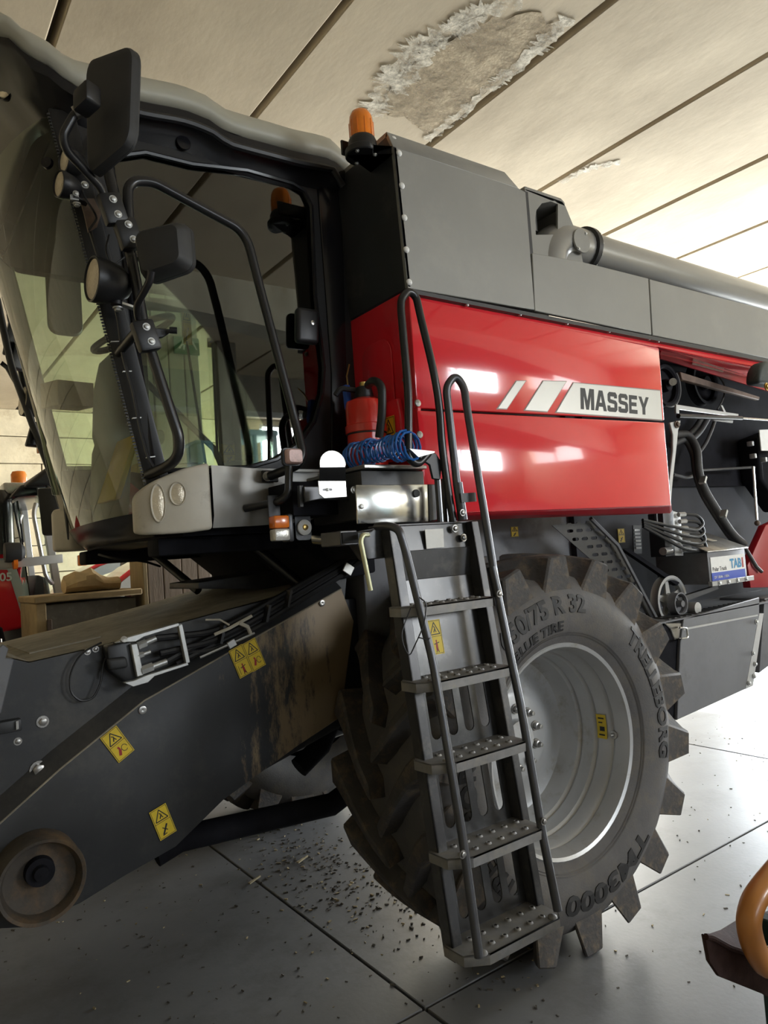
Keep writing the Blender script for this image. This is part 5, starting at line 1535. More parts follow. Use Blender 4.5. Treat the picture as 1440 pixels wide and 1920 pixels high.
# head box: plain plate, folded trough under it
MB().ext([lpnt(XL - 0.03, 1.865, 0.02), lpnt(XR + 0.025, 1.865, 0.02), lpnt(XR + 0.025, 1.765, 0.02), lpnt(XL - 0.03, 1.765, 0.02)], (0, 0.006, 0)).build('head_plate', 'ladder_plate', ld, bevel=0.002, seg=1)
MB().ext([lpnt(XL, 1.768, 0.025), lpnt(XR, 1.768, 0.025), lpnt(XR, 1.66, 0.0), lpnt(XL, 1.66, 0.0)], (0, 0.006, 0)).build('head_fold', 'ladder_grey', ld, bevel=0.002, seg=1)
MB().ext([lpnt(XL - 0.03, 1.868, 0.03), lpnt(XR + 0.025, 1.868, 0.03), lpnt(XR + 0.025, 1.868, -0.08), lpnt(XL - 0.03, 1.868, -0.08)], (0, 0, -0.008)).build('head_top', 'ladder_grey', ld, bevel=0.002, seg=1)
MB().ext([(1.676, 2.088, 1.842), (1.764, 2.088, 1.842), (1.762, 2.088, 1.772), (1.677, 2.088, 1.77)], (0, 0.003, 0)).build('blank_label', 'white_label', ld, smooth=0)
for p in ((1.824, 2.09, 1.84), (1.864, 2.09, 1.803)):
    MB().bolt(p, (0, -1, 0), 0.010).build('head_bolt', 'galvanised', ld)
zs_ = 1.46
sticker(ld, lpnt(XL + 0.105, 1.385, 0.006), (1, 0, 0), (0, -0.135 * -1, 1), 0.062, 0.125, 1, 'yellow fall warning sticker on the ladder')
# steps: chamfered trays with raised pierced studs
for i, (z, yf) in enumerate(steps):
    yb = ly(z) - 0.004
    x0_, x1_ = 1.475 + 0.004 * i, 1.895 + 0.006 * i
    ch_ = 0.045
    outl = [(x0_, yb - 0.02), (x0_ + 0.005, yf + ch_), (x0_ + ch_ + 0.03, yf), (x1_ - ch_ * 0.5, yf), (x1_, yf + ch_ * 0.6), (x1_, yb - 0.02), (x1_ - 0.02, yb), (x0_ + 0.02, yb)]
    stp = MB().ext([(a, b, z) for a, b in outl], (0, 0, -0.005))
    for (a0, b0), (a1, b1) in zip(outl[:6], outl[1:6]):
        stp.ext([(a0, b0, z), (a1, b1, z), (a1, b1, z - 0.034), (a0, b0, z - 0.034)], (0.0, 0.004, 0))
    so = stp.build('step', 'step_steel', ld, bevel=0.0025, seg=1)
    nst = 6
    depth = yb - yf
    for r_ in range(2):
        for k in range(nst):
            xx = x0_ + 0.085 + (x1_ - x0_ - 0.13) * k / (nst - 1) - 0.02 + (0.02 if r_ else 0)
            yy = yf + depth * (0.28 if r_ == 0 else 0.70)
            MB().lathe([(0.0125, 0.0), (0.009, 0.006), (0.006, 0.006), (0.005, -0.002), (0.001, -0.002)], (xx, yy, z + 0.0002), (0, 0, 1), 10).build('stud', 'step_steel', so)
            MB().lathe([(0.0058, 0.0), (0.001, 0.0)], (xx, yy, z + 0.0045), (0, 0, 1), 8).build('stud_hole', 'hole_black', so)
# rails of the ladder
MB().tube([(1.466, 2.1, 1.862), (1.475, 2.04, 1.861), (1.49, 2, 1.845), (1.508, 1.995, 1.774), (1.537, 1.925, 1.39), (1.531, 1.835, 0.851), (1.512, 1.775, 0.489)], 0.0150, 12, 0.05).build('hand_rail', 'ladder_tube', ld)
MB().tube([(1.855, 2.08, 1.885), (1.844, 2.08, 1.985), (1.829, 2.08, 2.316), (1.825, 2.08, 2.389), (1.87, 2.07, 2.436), (1.901, 2.06, 2.39), (1.899, 2.05, 2.293), (1.908, 2.01, 1.894), (1.898, 1.965, 1.591), (1.9, 1.89, 1.168), (1.896, 1.835, 0.749), (1.89, 1.785, 0.499)], 0.0155, 12, 0.06).build('hand_rail', 'ladder_tube', ld)
MB().ext([(1.832, 2.05, 1.971), (1.909, 2.05, 1.974), (1.911, 2.05, 1.939), (1.834, 2.05, 1.936)], (0, 0.01, 0)).build('rail_bridge', 'dark_paint', ld, smooth=0)
MB().cyl((1.847, 2.08, 2.016), (1.859, 2.08, 1.871), 0.019, 14).build('rail_socket', 'ladder_grey', ld)
MB().cyl((1.893, 1.98, 1.685), (1.899, 1.962, 1.575), 0.019, 14).build('rail_socket', 'tube_black', ld)
for p in ((1.842, 2.06, 1.898), (1.884, 1.94, 1.586), (1.506, 1.81, 0.795), (1.892, 1.82, 0.791)):
    MB().bolt(p, (0, -1, 0), 0.009).build('rail_bolt', 'galvanised', ld)
for p in ((1.55, 1.8, 0.481), (1.877, 1.8, 0.478)):
    MB().lathe([(0.017, 0), (0.015, 0.006), (0.008, 0.011), (0.001, 0.012)], V((p[0], p[1], 0.476)), (0, 0, 1), 14).build('dome_bolt', 'step_steel', ld)
# side box with square tube and hooked handle
MB().ext([(1.387, 2.12, 1.846), (1.523, 2.12, 1.86), (1.517, 2.12, 1.748), (1.433, 2.12, 1.746), (1.389, 2.12, 1.808)], (0, 0.06, 0)).build('pivot_bracket', 'ladder_grey', ld, bevel=0.004, seg=1)
sq0, sq1 = V((1.322, 2.1, 1.847)), V((1.376, 2.1, 1.808))
MB().box(sq0.x, sq1.x + 0.01, 2.10, 2.104, sq1.z, sq0.z).build('square_tube', 'hole_black', ld, smooth=0)
MB().box(sq0.x - 0.006, sq1.x + 0.01, 2.106, 2.24, sq1.z - 0.006, sq0.z + 0.006).build('square_tube', 'ladder_grey', ld, bevel=0.003, seg=1)
MB().tube([(1.414, 2.08, 1.833), (1.371, 2.05, 1.833), (1.361, 2.05, 1.812), (1.388, 2.05, 1.642)], 0.0085, 10, 0.02).build('release_handle', 'yellow_zinc', ld)
wire = [(1.51, 1.94, 1.608), (1.532, 1.93, 1.588), (1.516, 1.93, 1.518), (1.487, 1.93, 1.477), (1.458, 1.95, 1.414), (1.439, 1.95, 1.446), (1.437, 1.96, 1.49), (1.464, 1.96, 1.54), (1.478, 1.95, 1.575)]
wire_o = MB().tube(wire, 0.0022, 6, 0.03).tube([(1.485, 1.93, 1.477), (1.519, 1.92, 1.464), (1.527, 1.92, 1.47)], 0.0022, 6).build('tie_wire', 'hose_black', ld)

# ---------------------------------------------------------------- extinguisher and air hose
fe = thing('fire_extinguisher', (1.70, 2.42, 2.10), 'red fire extinguisher strapped to the bulkhead beside the cab', 'extinguisher')
ec = V((1.7, 2.472, 2.142))
er = 0.083
zb_ = 2.10
h_ = V((1.7, 2.437, 2.417)).z - zb_
ecx, ecy = 1.71, ec.y
MB().lathe([(0.001, 0), (er * 0.92, 0), (er, 0.012), (er, h_ - 0.035), (er * 0.93, h_ - 0.012), (er * 0.6, h_), (0.030, h_ + 0.006), (0.028, h_ + 0.02), (0.001, h_ + 0.02)], (ecx, ecy, zb_), (0, 0, 1), 36).build('cylinder', 'extinguisher_red', fe, smooth=50)
MB().lathe([(0.001, 0), (0.036, 0), (0.04, 0.01), (0.034, 0.045), (0.02, 0.05), (0.001, 0.05)], (ecx, ecy, zb_ + h_ + 0.004), (0, 0, 1), 18).build('valve_head', 'black_plastic', fe)
MB().tube([(ecx - 0.02, ecy + 0.02, zb_ + h_ + 0.04), (ecx - 0.09, ecy + 0.04, zb_ + h_ + 0.05), (ecx - 0.11, ecy + 0.05, zb_ + h_ + 0.02)], 0.012, 8, 0.03).build('handle', 'black_plastic', fe)
MB().cyl((ecx, ecy, zb_ + h_ + 0.05), (ecx + 0.0, ecy, zb_ + h_ + 0.072), 0.016, 10).build('pressure_gauge', 'brass', fe)
MB().tube([(1.68, 2.395, 2.457), (1.66, 2.326, 2.461), (1.66, 2.271, 2.427), (1.66, 2.28, 2.326), (1.66, 2.315, 2.226)], 0.017, 10, 0.05).build('discharge_hose', 'hose_black', fe)
MB().lathe([(er + 0.001, 0.0), (er + 0.006, 0.004), (er + 0.006, 0.034), (er + 0.001, 0.038)], (ecx, ecy, zb_ + h_ * 0.53), (0, 0, 1), 36).build('strap', 'extinguisher_red', fe)
MB().lathe([(er + 0.0015, 0.0), (er + 0.003, 0.001), (er + 0.003, 0.007), (er + 0.0015, 0.008)], (ecx, ecy, zb_ + h_ * 0.515), (0, 0, 1), 36).build('strap_edge', 'black_plastic', fe)
MB().box(ecx + 0.06, 1.806, ecy - 0.05, ecy + 0.05, zb_ + 0.10, zb_ + h_ * 0.8).build('wall_bracket', 'red_dark', fe, bevel=0.004)

ah = thing('air_hose', (1.62, 2.30, 2.10), 'coiled blue air hose with blow gun hanging beside the extinguisher', 'hose')
coil = []
c0, c1 = V((1.6, 2.437, 2.105)), V((1.66, 2.102, 2.065))
mid = V((1.56, 2.154, 2.067))
c0.z = mid.z = c1.z = 2.158
turns = 16
for k in range(turns * 12 + 1):
    t = k / (turns * 12)
    p = c0 * (1 - t) ** 2 + mid * (2 * t * (1 - t)) + c1 * t * t
    r = 0.046 + 0.008 * math.sin(9 * t)
    a_ = 2 * math.pi * k / 12
    tang = (c1 - c0).normalized()
    side = tang.cross(V((0, 0, 1))).normalized()
    p = p + side * (r * math.cos(a_)) + V((0, 0, 1)) * (r * math.sin(a_) + 0.006 * math.sin(23 * t))
    coil.append(p)
MB().tube(coil, 0.0052, 6).build('hose_coil', 'blue_hose', ah, smooth=60)
MB().tube([coil[0], (1.66, 2.539, 2.196), (1.68, 2.564, 2.316), (1.68, 2.556, 2.407)], 0.0065, 8, 0.04).build('hose_lead', 'blue_hose', ah)
MB().tube([coil[45], (1.62, 2.343, 2.165), (1.64, 2.34, 2.208), (1.72, 2.366, 2.228), (1.78, 2.365, 2.234)], 0.0065, 8, 0.04).build('hose_lead', 'blue_hose', ah)
MB().cyl((1.76, 2.364, 2.234), (1.8, 2.337, 2.23), 0.014, 12).build('coupling', 'black_plastic', ah)
MB().obox((1.67, 2.541, 2.438), (0.012, 0, 0), (0, 0.016, 0), (0.004, 0.01, 0.055)).build('blow_gun', 'blue_plastic', ah, bevel=0.006)
MB().tube([(1.67, 2.53, 2.488), (1.66, 2.518, 2.523), (1.65, 2.477, 2.562)], 0.0035, 6).build('nozzle', 'brass', ah)

# ---------------------------------------------------------------- feeder house
fh = part('feeder_house', CH, 'dark sloping feeder house with dusty top deck')
# core box sloping forward and down
core = [(0.42, 1.00), (0.44, 1.40), (0.70, 1.42), (1.50, 1.575), (1.95, 1.56), (1.95, 1.05), (1.2, 0.85), (0.4, 0.60), (-0.4, 0.45), (-0.9, 0.45), (-0.9, 0.85), (0.0, 1.0)]
MB().ext([(x, 2.86, z) for x, z in core], (0, 1.20, 0)).build('feeder_body', 'feeder_paint', fh, bevel=0.01)
# dusty deck sheet on top
near = [(0.389, 2.84, 1.496), (0.448, 2.84, 1.473), (0.701, 2.84, 1.499), (0.916, 2.84, 1.537), (1.185, 2.84, 1.578), (1.539, 2.84, 1.63), (1.764, 2.84, 1.65)]
far = [(0.377, 4.1, 1.43), (0.47, 4.1, 1.449), (0.792, 4.1, 1.495), (1.037, 4.1, 1.535), (1.3, 4.1, 1.581), (1.57, 4.1, 1.636), (1.79, 4.1, 1.659)]
for a_, b_ in ((0, 4), (4, 6)):
    MB().loft([[V(p) for p in near[a_:b_ + 1]], [V(p) for p in far[a_:b_ + 1]], [V(p) + V((0, 0, -0.02)) for p in far[a_:b_ + 1]], [V(p) + V((0, 0, -0.02)) for p in near[a_:b_ + 1]]], 0, False, False).build('deck_sheet', 'dusty_deck', fh, smooth=0)
dk = [V(near[1]).lerp(V(far[1]), 0.75), V(near[1]).lerp(V(far[1]), 0.22), V(near[2]).lerp(V(far[2]), 0.22), V(near[2]).lerp(V(far[2]), 0.75)]
MB().ext([p + V((0.04, 0, 0.003)) for p in dk], (0, 0, 0.008)).build('deck_hatch', 'dusty_deck', fh, smooth=0)
# upper side sheet (between deck and cover) and the flange at its front end
MB().ext([(0.388, 2.83, 1.493), (0.446, 2.83, 1.47), (0.699, 2.83, 1.496), (0.913, 2.83, 1.534), (1.181, 2.83, 1.574), (1.533, 2.83, 1.621), (1.788, 2.83, 1.672), (1.736, 2.83, 1.385), (0.826, 2.83, 1.058), (0.263, 2.83, 0.729), (0.284, 2.83, 1.311), (0.341, 2.83, 1.306)], (0, 0.03, 0)).build('upper_side_sheet', 'feeder_paint', fh, smooth=0)
MB().ext([(0.33, 2.8, 1.527), (0.363, 2.8, 1.548), (0.379, 2.8, 1.531), (0.368, 2.8, 1.5), (0.394, 2.8, 1.493), (0.348, 2.8, 1.316), (0.312, 2.8, 1.319)], (0, 0.04, 0)).build('end_flange', 'engine_grey', fh, bevel=0.003, seg=1)
# drive cover: big sheet with folded top edge
cov = [(0.234, 2.78, 0.908), (0.329, 2.78, 0.965), (0.52, 2.78, 1.098), (0.822, 2.78, 1.282), (1.196, 2.78, 1.424), (1.724, 2.78, 1.623), (1.78, 2.78, 1.466), (1.678, 2.78, 1.054), (1.458, 2.78, 0.977), (1.113, 2.78, 0.838), (0.913, 2.78, 0.714), (0.713, 2.78, 0.664), (0.565, 2.78, 0.62), (0.379, 2.78, 0.603), (0.225, 2.78, 0.649)]
MB().ext(cov, (0, 0.05, 0)).build('drive_cover', 'muddy_paint', fh, bevel=0.006)
fold = cov[:6]
MB().loft([[V(p) for p in fold], [V(p) + V((-0.02, 0.052, 0.055)) for p in fold]], 0, False, False).build('cover_fold', 'feeder_paint', fh, smooth=20)
MB().tube([V(p) + V((0, -0.001, -0.004)) for p in fold], 0.0035, 6).build('cover_edge', 'dusty_deck', fh)
# fastener buttons
for p, r in (((0.814, 2.78, 1.245), 0.016), ((1.617, 2.78, 1.565), 0.015)):
    MB().lathe([(r, 0), (r * 0.95, 0.006), (r * 0.5, 0.008), (0.001, 0.006)], V(p), (0, -1, 0), 18).build('quarter_turn_screw', 'galvanised', fh)
for p, r in (((0.48, 2.83, 1.259), 0.014), ((0.399, 2.83, 1.207), 0.009), ((0.46, 2.83, 1.098), 0.020), ((0.641, 2.83, 1.482), 0.008), ((0.67, 2.83, 1.488), 0.008)):
    MB().bolt(V(p), (0, -1, 0), r).build('side_bolt', 'galvanised', fh)
MB().obox((0.358, 2.82, 1.268), (0.05, 0, 0), (0, 0.03, 0), (0, 0, 0.02)).build('side_lug', 'feeder_paint', fh, bevel=0.004)
MB().obox((0.393, 2.8, 1.271), (0.004, 0, 0.001), (0, 0.02, 0), (0, 0, 0.014)).build('side_lug', 'galvanised', fh, smooth=0)
# thin cable loop
MB().tube([(0.687, 2.81, 1.511), (0.609, 2.8, 1.483), (0.569, 2.8, 1.413), (0.57, 2.8, 1.346), (0.604, 2.8, 1.31), (0.647, 2.8, 1.314), (0.677, 2.8, 1.367), (0.687, 2.8, 1.443), (0.732, 2.8, 1.505)], 0.004, 6, 0.05).build('loop_cable', 'hose_black', fh)
# stickers
def tilted(px, w, h, ang, style, lab):
    a_ = math.radians(ang)
    u = V((math.cos(a_), 0, math.sin(a_)))
    v = V((-math.sin(a_), 0, math.cos(a_)))
    c_ = V(px)
    sticker(fh, c_ - u * w / 2 - v * h / 2 + V((0, -0.002, 0)), u, v, w, h, style, lab)


tilted((0.717, 2.777, 1.14), 0.068, 0.118, 31, 0, 'yellow entanglement sticker in the middle of the cover')
tilted((1.217, 2.777, 1.368), 0.062, 0.125, 20, 1, 'left of two yellow stickers near the hydraulic hoses')
tilted((1.277, 2.777, 1.387), 0.062, 0.125, 20, 0, 'right of two yellow stickers near the hydraulic hoses')
tilted((0.867, 2.777, 0.821), 0.066, 0.118, 18, 2, 'yellow crushing hazard sticker low on the cover')
# guard drum at the lower front
pc = V((0.43, 2.66, 0.774))
MB().lathe([(0.108, 0.12), (0.116, 0.02), (0.124, 0.0), (0.134, -0.004), (0.138, 0.006), (0.138, 0.12)], pc, (0, 1, 0), 44).build('drum_guard', 'rusty_drum', fh, smooth=40)
MB().lathe([(0.118, 0.02), (0.112, 0.045), (0.066, 0.062), (0.055, 0.058), (0.001, 0.058)], pc, (0, 1, 0), 44).build('drum_dish', 'rusty_drum', fh, smooth=50)
MB().lathe([(0.048, 0.058), (0.045, 0.03), (0.026, 0.03), (0.022, 0.012), (0.001, 0.008)], pc + V((0, 0.0, 0.022)), (0, 1, 0), 28).build('drum_hub', 'engine_dark', fh)
# pipe under the cover towards the axle
MB().tube([(0.868, 2.9, 0.665), (0.975, 2.9, 0.695), (1.681, 2.92, 0.642), (2.3, 3.0, 0.82)], 0.050, 14).build('lower_tube', 'engine_dark', fh)
MB().tube([(0.9, 3.6, 0.62), (1.6, 3.6, 0.75), (2.3, 3.6, 0.82)], 0.06, 12).build('lower_tube', 'tube_black', fh)
MB().tube([(1.619, 3.1, 0.784), (1.741, 3.1, 0.857), (1.9, 3.1, 1.1)], 0.05, 12).build('lift_cylinder', 'engine_dark', fh)

# ---- hydraulic multi-coupler
hc = part('hydraulic_coupler', CH, 'hydraulic quick coupler with steel handle frame')
q0 = V((0.762, 2.78, 1.457))
MB().ext([(0.692, 2.76, 1.499), (0.781, 2.76, 1.511), (0.797, 2.76, 1.361), (0.757, 2.76, 1.354), (0.699, 2.76, 1.41)], (0, 0.07, 0)).build('coupler_block', 'black_plastic', hc, bevel=0.008)
MB().ext([(0.687, 2.74, 1.455), (0.757, 2.74, 1.455), (0.763, 2.74, 1.413), (0.694, 2.74, 1.412)], (0, 0.03, 0)).build('coupler_cap', 'soft_black', hc, bevel=0.012, seg=3)
MB().ext([(0.773, 2.74, 1.498), (0.798, 2.74, 1.498), (0.815, 2.74, 1.378), (0.789, 2.74, 1.374)], (0, 0.06, 0)).build('face_plate', 'zinc', hc, bevel=0.003, seg=1)
MB().ext([(0.715, 2.73, 1.51), (0.752, 2.73, 1.524), (0.951, 2.73, 1.556), (0.967, 2.73, 1.546), (0.82, 2.73, 1.52), (0.789, 2.73, 1.506)], (0, 0.025, 0)).build('frame_top', 'zinc', hc, bevel=0.002, seg=1)
MB().ext([(0.951, 2.73, 1.552), (0.968, 2.73, 1.55), (0.99, 2.73, 1.4), (0.973, 2.73, 1.399)], (0, 0.025, 0)).build('frame_end', 'zinc', hc, bevel=0.002, seg=1)
MB().ext([(0.738, 2.73, 1.364), (0.776, 2.73, 1.366), (0.822, 2.73, 1.378), (0.98, 2.73, 1.402), (0.984, 2.73, 1.391), (0.851, 2.73, 1.369), (0.826, 2.73, 1.35), (0.771, 2.73, 1.343)], (0, 0.025, 0)).build('frame_bottom', 'zinc', hc, bevel=0.002, seg=1)
MB().lathe([(0.012, 0), (0.012, 0.008), (0.001, 0.010)], (0.744, 2.725, 1.518), (0, -1, 0.5), 14).build('frame_pin', 'zinc', hc)
for a_, b_, r in (((0.8, 2.75, 1.486), (0.869, 2.75, 1.507), 0.013), ((0.798, 2.75, 1.45), (0.846, 2.75, 1.46), 0.009), ((0.807, 2.75, 1.394), (0.905, 2.75, 1.415), 0.014)):
    a_, b_ = V(a_), V(b_)
    MB().cyl(a_, a_.lerp(b_, 0.45), r * 1.25, 6).build('coupling_nut', 'zinc', hc)
    MB().cyl(a_.lerp(b_, 0.4), b_, r * 0.85, 12).build('coupling_tail', 'zinc', hc)
# hose bundle running up under the cab
hb_ = part('hose_bundle', CH, 'bundle of black hydraulic hoses running up to the cab')
ends = [((0.872, 2.76, 1.506), 0), ((0.908, 2.76, 1.414), 0.03), ((0.888, 2.77, 1.446), 0.015), ((0.951, 2.78, 1.396), 0.045), ((0.999, 2.79, 1.43), 0.02)]
for i, (p, d) in enumerate(ends):
    o_ = V((0, 0.012 * (i % 2), -0.018 * i + 0.03))
    MB().tube([V(p), V((1.104, 2.77, 1.469)) + o_, V((1.269, 2.77, 1.525)) + o_, V((1.501, 2.77, 1.624)) + o_ * 0.9, V((1.751, 2.74, 1.734)) + o_ * 0.8, V((1.815, 2.7, 1.788)) + o_ * 0.7], 0.013, 8, 0.06).build('hose', 'hose_black', hb_)
MB().obox((1.727, 2.715, 1.706), (0.012, 0, 0.018), (0, 0.004, 0), (0.020, 0, -0.014)).build('hose_clip', 'zinc', hb_, bevel=0.002, seg=1)
for p in ((1.128, 2.745, 1.489), (1.331, 2.745, 1.551), (1.434, 2.745, 1.603)):
    MB().obox(p, (0.010, 0, 0.034), (0, 0.020, 0), (0.005, 0, -0.002)).build('hose_tie', 'black_plastic', hb_)
# pale strap tied round the hoses and a locking rod
MB().tube([(1.093, 2.73, 1.494), (1.153, 2.72, 1.512), (1.204, 2.72, 1.532), (1.252, 2.72, 1.55)], [0.007] * 4, 6).tube([(1.193, 2.715, 1.529), (1.231, 2.72, 1.509), (1.247, 2.73, 1.479)], [0.008] * 3, 6).tube([(1.068, 2.75, 1.554), (1.123, 2.74, 1.549), (1.158, 2.73, 1.524)], [0.004] * 3, 6).build('tied_strap', 'beige_plastic', hb_)
MB().tube([(1.033, 2.74, 1.412), (1.268, 2.74, 1.478)], 0.0055, 8).build('locking_rod', 'zinc', hb_)
MB().obox((1.166, 2.738, 1.448), (0.016, 0, 0.007), (0, 0.006, 0), (-0.006, 0, 0.013)).build('rod_clip', 'zinc', hb_, bevel=0.002, seg=1)
# struts from the cab floor to the feeder, black underside
st_ = MB().tube([(1.251, 3.9, 1.845), (1.369, 3.6, 1.639)], 0.022, 10)
st_.build('cab_strut', 'black_plastic', CH)
MB().tube([(1.374, 2.95, 1.848), (1.559, 2.85, 1.643)], 0.028, 12).build('cab_strut', 'black_gloss', CH)
MB().tube([(0.863, 3.5, 1.853), (0.907, 3.4, 1.827), (1.039, 3.4, 1.808), (1.145, 3.5, 1.779)], 0.006, 6, 0.05).build('drain_hose', 'hose_black', CH)
MB().ext([(1.22, 3.2, 1.692), (1.623, 3.2, 1.717), (1.739, 3.2, 1.681), (1.735, 3.2, 1.618), (1.218, 3.2, 1.663)], (0, 0.4, 0)).build('deck_hinge', 'feeder_paint', CH, bevel=0.004)
MB().ext([(1.42, 2.75, 1.90), (1.90, 2.75, 1.90), (1.90, 2.75, 1.68), (1.70, 2.75, 1.66)], (0, 1.35, 0)).build('cab_subframe', 'engine_dark', CH, bevel=0.01)
MB().ext([(1.55, 2.32, 1.92), (1.85, 2.32, 1.92), (1.85, 2.32, 1.75), (1.65, 2.32, 1.75)], (0, 0.45, 0)).build('platform_gusset', 'engine_dark', CH, bevel=0.01)
MB().tube([(1.442, 2.5, 1.847), (1.504, 2.4, 1.83)], 0.028, 12).build('steering_ram', 'chrome', CH)

# ---------------------------------------------------------------- open bay behind the red panel
eb = part('engine_bay', CH, 'open dark bay with pulleys, belts and hoses')
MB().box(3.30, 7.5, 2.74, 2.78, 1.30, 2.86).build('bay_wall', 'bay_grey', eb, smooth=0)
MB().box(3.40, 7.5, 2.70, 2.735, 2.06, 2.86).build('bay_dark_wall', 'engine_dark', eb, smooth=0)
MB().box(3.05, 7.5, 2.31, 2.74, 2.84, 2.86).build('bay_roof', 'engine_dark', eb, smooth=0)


def pulley(c, r, w, m='engine_grey', spokes=0, name='pulley', axis=(0, 1, 0), parent=None):
    mb = MB().lathe([(r * 0.80, 0.01), (r * 0.88, 0.0), (r, 0.0), (r * 0.93, w * 0.35), (r * 0.93, w * 0.65), (r, w), (r * 0.88, w), (r * 0.80, w - 0.01), (r * 0.80, 0.01)], c, axis, 40)
    mb.lathe([(r * 0.30, 0.0), (r * 0.32, w), (0.001, w)], c, axis, 24)
    mb.lathe([(0.001, -0.01), (r * 0.28, -0.01), (r * 0.30, 0.0)], c, axis, 24)
    if spokes:
        for k in range(spokes):
            a_ = 2 * math.pi * (k + 0.3) / spokes
            d = V((math.cos(a_), 0, math.sin(a_)))
            t = V((-math.sin(a_), 0, math.cos(a_)))
            cc_ = V(c) + V((0, w * 0.5, 0))
            p0, p1 = cc_ + d * r * 0.25, cc_ + d * r * 0.84
            mb.ext([p0 + t * r * 0.14, p1 + t * r * 0.10, p1 - t * r * 0.10, p0 - t * r * 0.14], (0, w * 0.25, 0))
    else:
        mb.lathe([(r * 0.82, w * 0.6), (r * 0.30, w * 0.5)], c, axis, 32)
    return mb.build(name, m, parent or eb, smooth=40)


pulley(V((3.852, 2.42, 2.632)), 0.125, 0.06, 'engine_dark')
MB().cyl((3.813, 2.36, 2.634), (3.876, 2.42, 2.646), 0.022, 14).build('pulley_shaft', 'galvanised', eb)
pulley(V((4.523, 2.56, 2.734)), 0.15, 0.06, 'engine_dark')
p1_, p2_ = V((3.999, 2.42, 2.725)), V((4.917, 2.42, 2.619))
MB().ext([(3.999, 2.42, 2.725), (4.92, 2.42, 2.634), (4.908, 2.42, 2.612), (4.008, 2.42, 2.676)], (0, 0.03, 0)).build('drive_belt', 'rust_brown', eb, bevel=0.003, seg=1)
bl = MB()
c_ = V((3.868, 2.43, 2.635))
bl.tube([c_ + V((0.128 * math.cos(math.radians(a_)), 0, 0.128 * math.sin(math.radians(a_)))) for a_ in range(40, -111, -10)], 0.007, 6)
bl.tube([(4.391, 2.5, 2.811), (4.556, 2.5, 2.783), (4.646, 2.5, 2.701), (4.596, 2.5, 2.608), (4.513, 2.5, 2.54)], 0.006, 6, 0.05)
bl.build('v_belt', 'dusty_hose', eb)
MB().ext([(3.856, 2.38, 2.509), (4.545, 2.38, 2.489), (4.541, 2.38, 2.468), (3.884, 2.38, 2.479), (3.88, 2.38, 2.457), (3.847, 2.38, 2.455)], (0, 0.012, 0)).build('support_bracket', 'light_grey', eb, bevel=0.002, seg=1)
MB().ext([(4.381, 2.4, 2.539), (4.4, 2.4, 2.54), (4.44, 2.4, 2.488), (4.415, 2.4, 2.486)], (0, 0.01, 0)).build('support_bracket', 'light_grey', eb, smooth=0)
MB().tube([(3.802, 2.34, 2.429), (4.495, 2.34, 2.451)], 0.014, 12).build('gas_strut', 'tube_black', eb)
MB().tube([(4.495, 2.34, 2.451), (5.12, 2.34, 2.461)], 0.007, 10).build('strut_rod', 'chrome', eb)
MB().ext([(4.19, 2.36, 2.44), (4.435, 2.36, 2.439), (4.425, 2.36, 2.421), (4.217, 2.36, 2.425)], (0, 0.01, 0)).build('support_bracket', 'light_grey', eb, smooth=0)
MB().ext([(3.711, 2.34, 2.387), (3.825, 2.34, 2.405), (3.787, 2.34, 2.341), (3.766, 2.34, 2.273), (3.689, 2.34, 2.058), (3.644, 2.34, 1.908), (3.603, 2.34, 1.909), (3.716, 2.34, 2.225), (3.731, 2.34, 2.318)], (0, 0.015, 0)).build('strut_arm', 'light_grey', eb, bevel=0.003, seg=1)
MB().bolt((3.769, 2.335, 2.377), (0, -1, 0), 0.014).build('arm_bolt', 'rust_brown', eb)
# hoses inside the bay
hs = [([(4.145, 2.6, 2.379), (4.314, 2.6, 2.395), (4.324, 2.55, 2.29), (4.259, 2.52, 2.131), (4.277, 2.5, 2.01), (4.386, 2.48, 1.854), (4.467, 2.46, 1.731), (4.602, 2.46, 1.656)], 0.024),
      ([(4.143, 2.62, 2.314), (4.311, 2.62, 2.364), (4.32, 2.58, 2.26), (4.27, 2.55, 2.118), (4.289, 2.53, 1.997), (4.404, 2.51, 1.832), (4.492, 2.49, 1.711), (4.618, 2.49, 1.622)], 0.020),
      ([(4.599, 2.55, 2.53), (4.514, 2.55, 2.419), (4.413, 2.55, 2.31), (4.347, 2.6, 2.229)], 0.012),
      ([(4.586, 2.6, 2.521), (4.451, 2.6, 2.401), (4.304, 2.6, 2.332)], 0.018),
      ([(4.558, 2.62, 2.531), (4.412, 2.62, 2.417), (4.216, 2.62, 2.333)], 0.018),
      ([(4.104, 2.6, 2.124), (4.236, 2.6, 2.104), (4.34, 2.6, 2.118)], 0.012),
      ([(4.43, 2.62, 2.156), (4.656, 2.62, 2.165), (5.011, 2.55, 2.174)], 0.009)]
for pts, r in hs:
    MB().tube(pts, r, 10, 0.08).build('hose', 'dusty_hose', eb)
for p in ((4.196, 2.46, 2.073), (4.342, 2.43, 1.858)):
    MB().obox(p, (0.014, 0, 0.02), (0, 0.02, 0), (0.006, 0, -0.005)).build('hose_clip', 'zinc', eb)
MB().tube([(4.657, 2.38, 2.15), (4.637, 2.38, 1.804)], 0.009, 10).build('pull_rod', 'chrome', eb)
MB().ball((4.639, 2.38, 1.784), 0.018).build('rod_knob', 'rust_brown', eb)
MB().ext([(4.928, 2.45, 2.414), (5.271, 2.45, 2.436), (5.239, 2.45, 2.279), (4.928, 2.45, 2.272)], (0, 0.006, 0)).build('data_plate', 'white_label', eb, smooth=0)
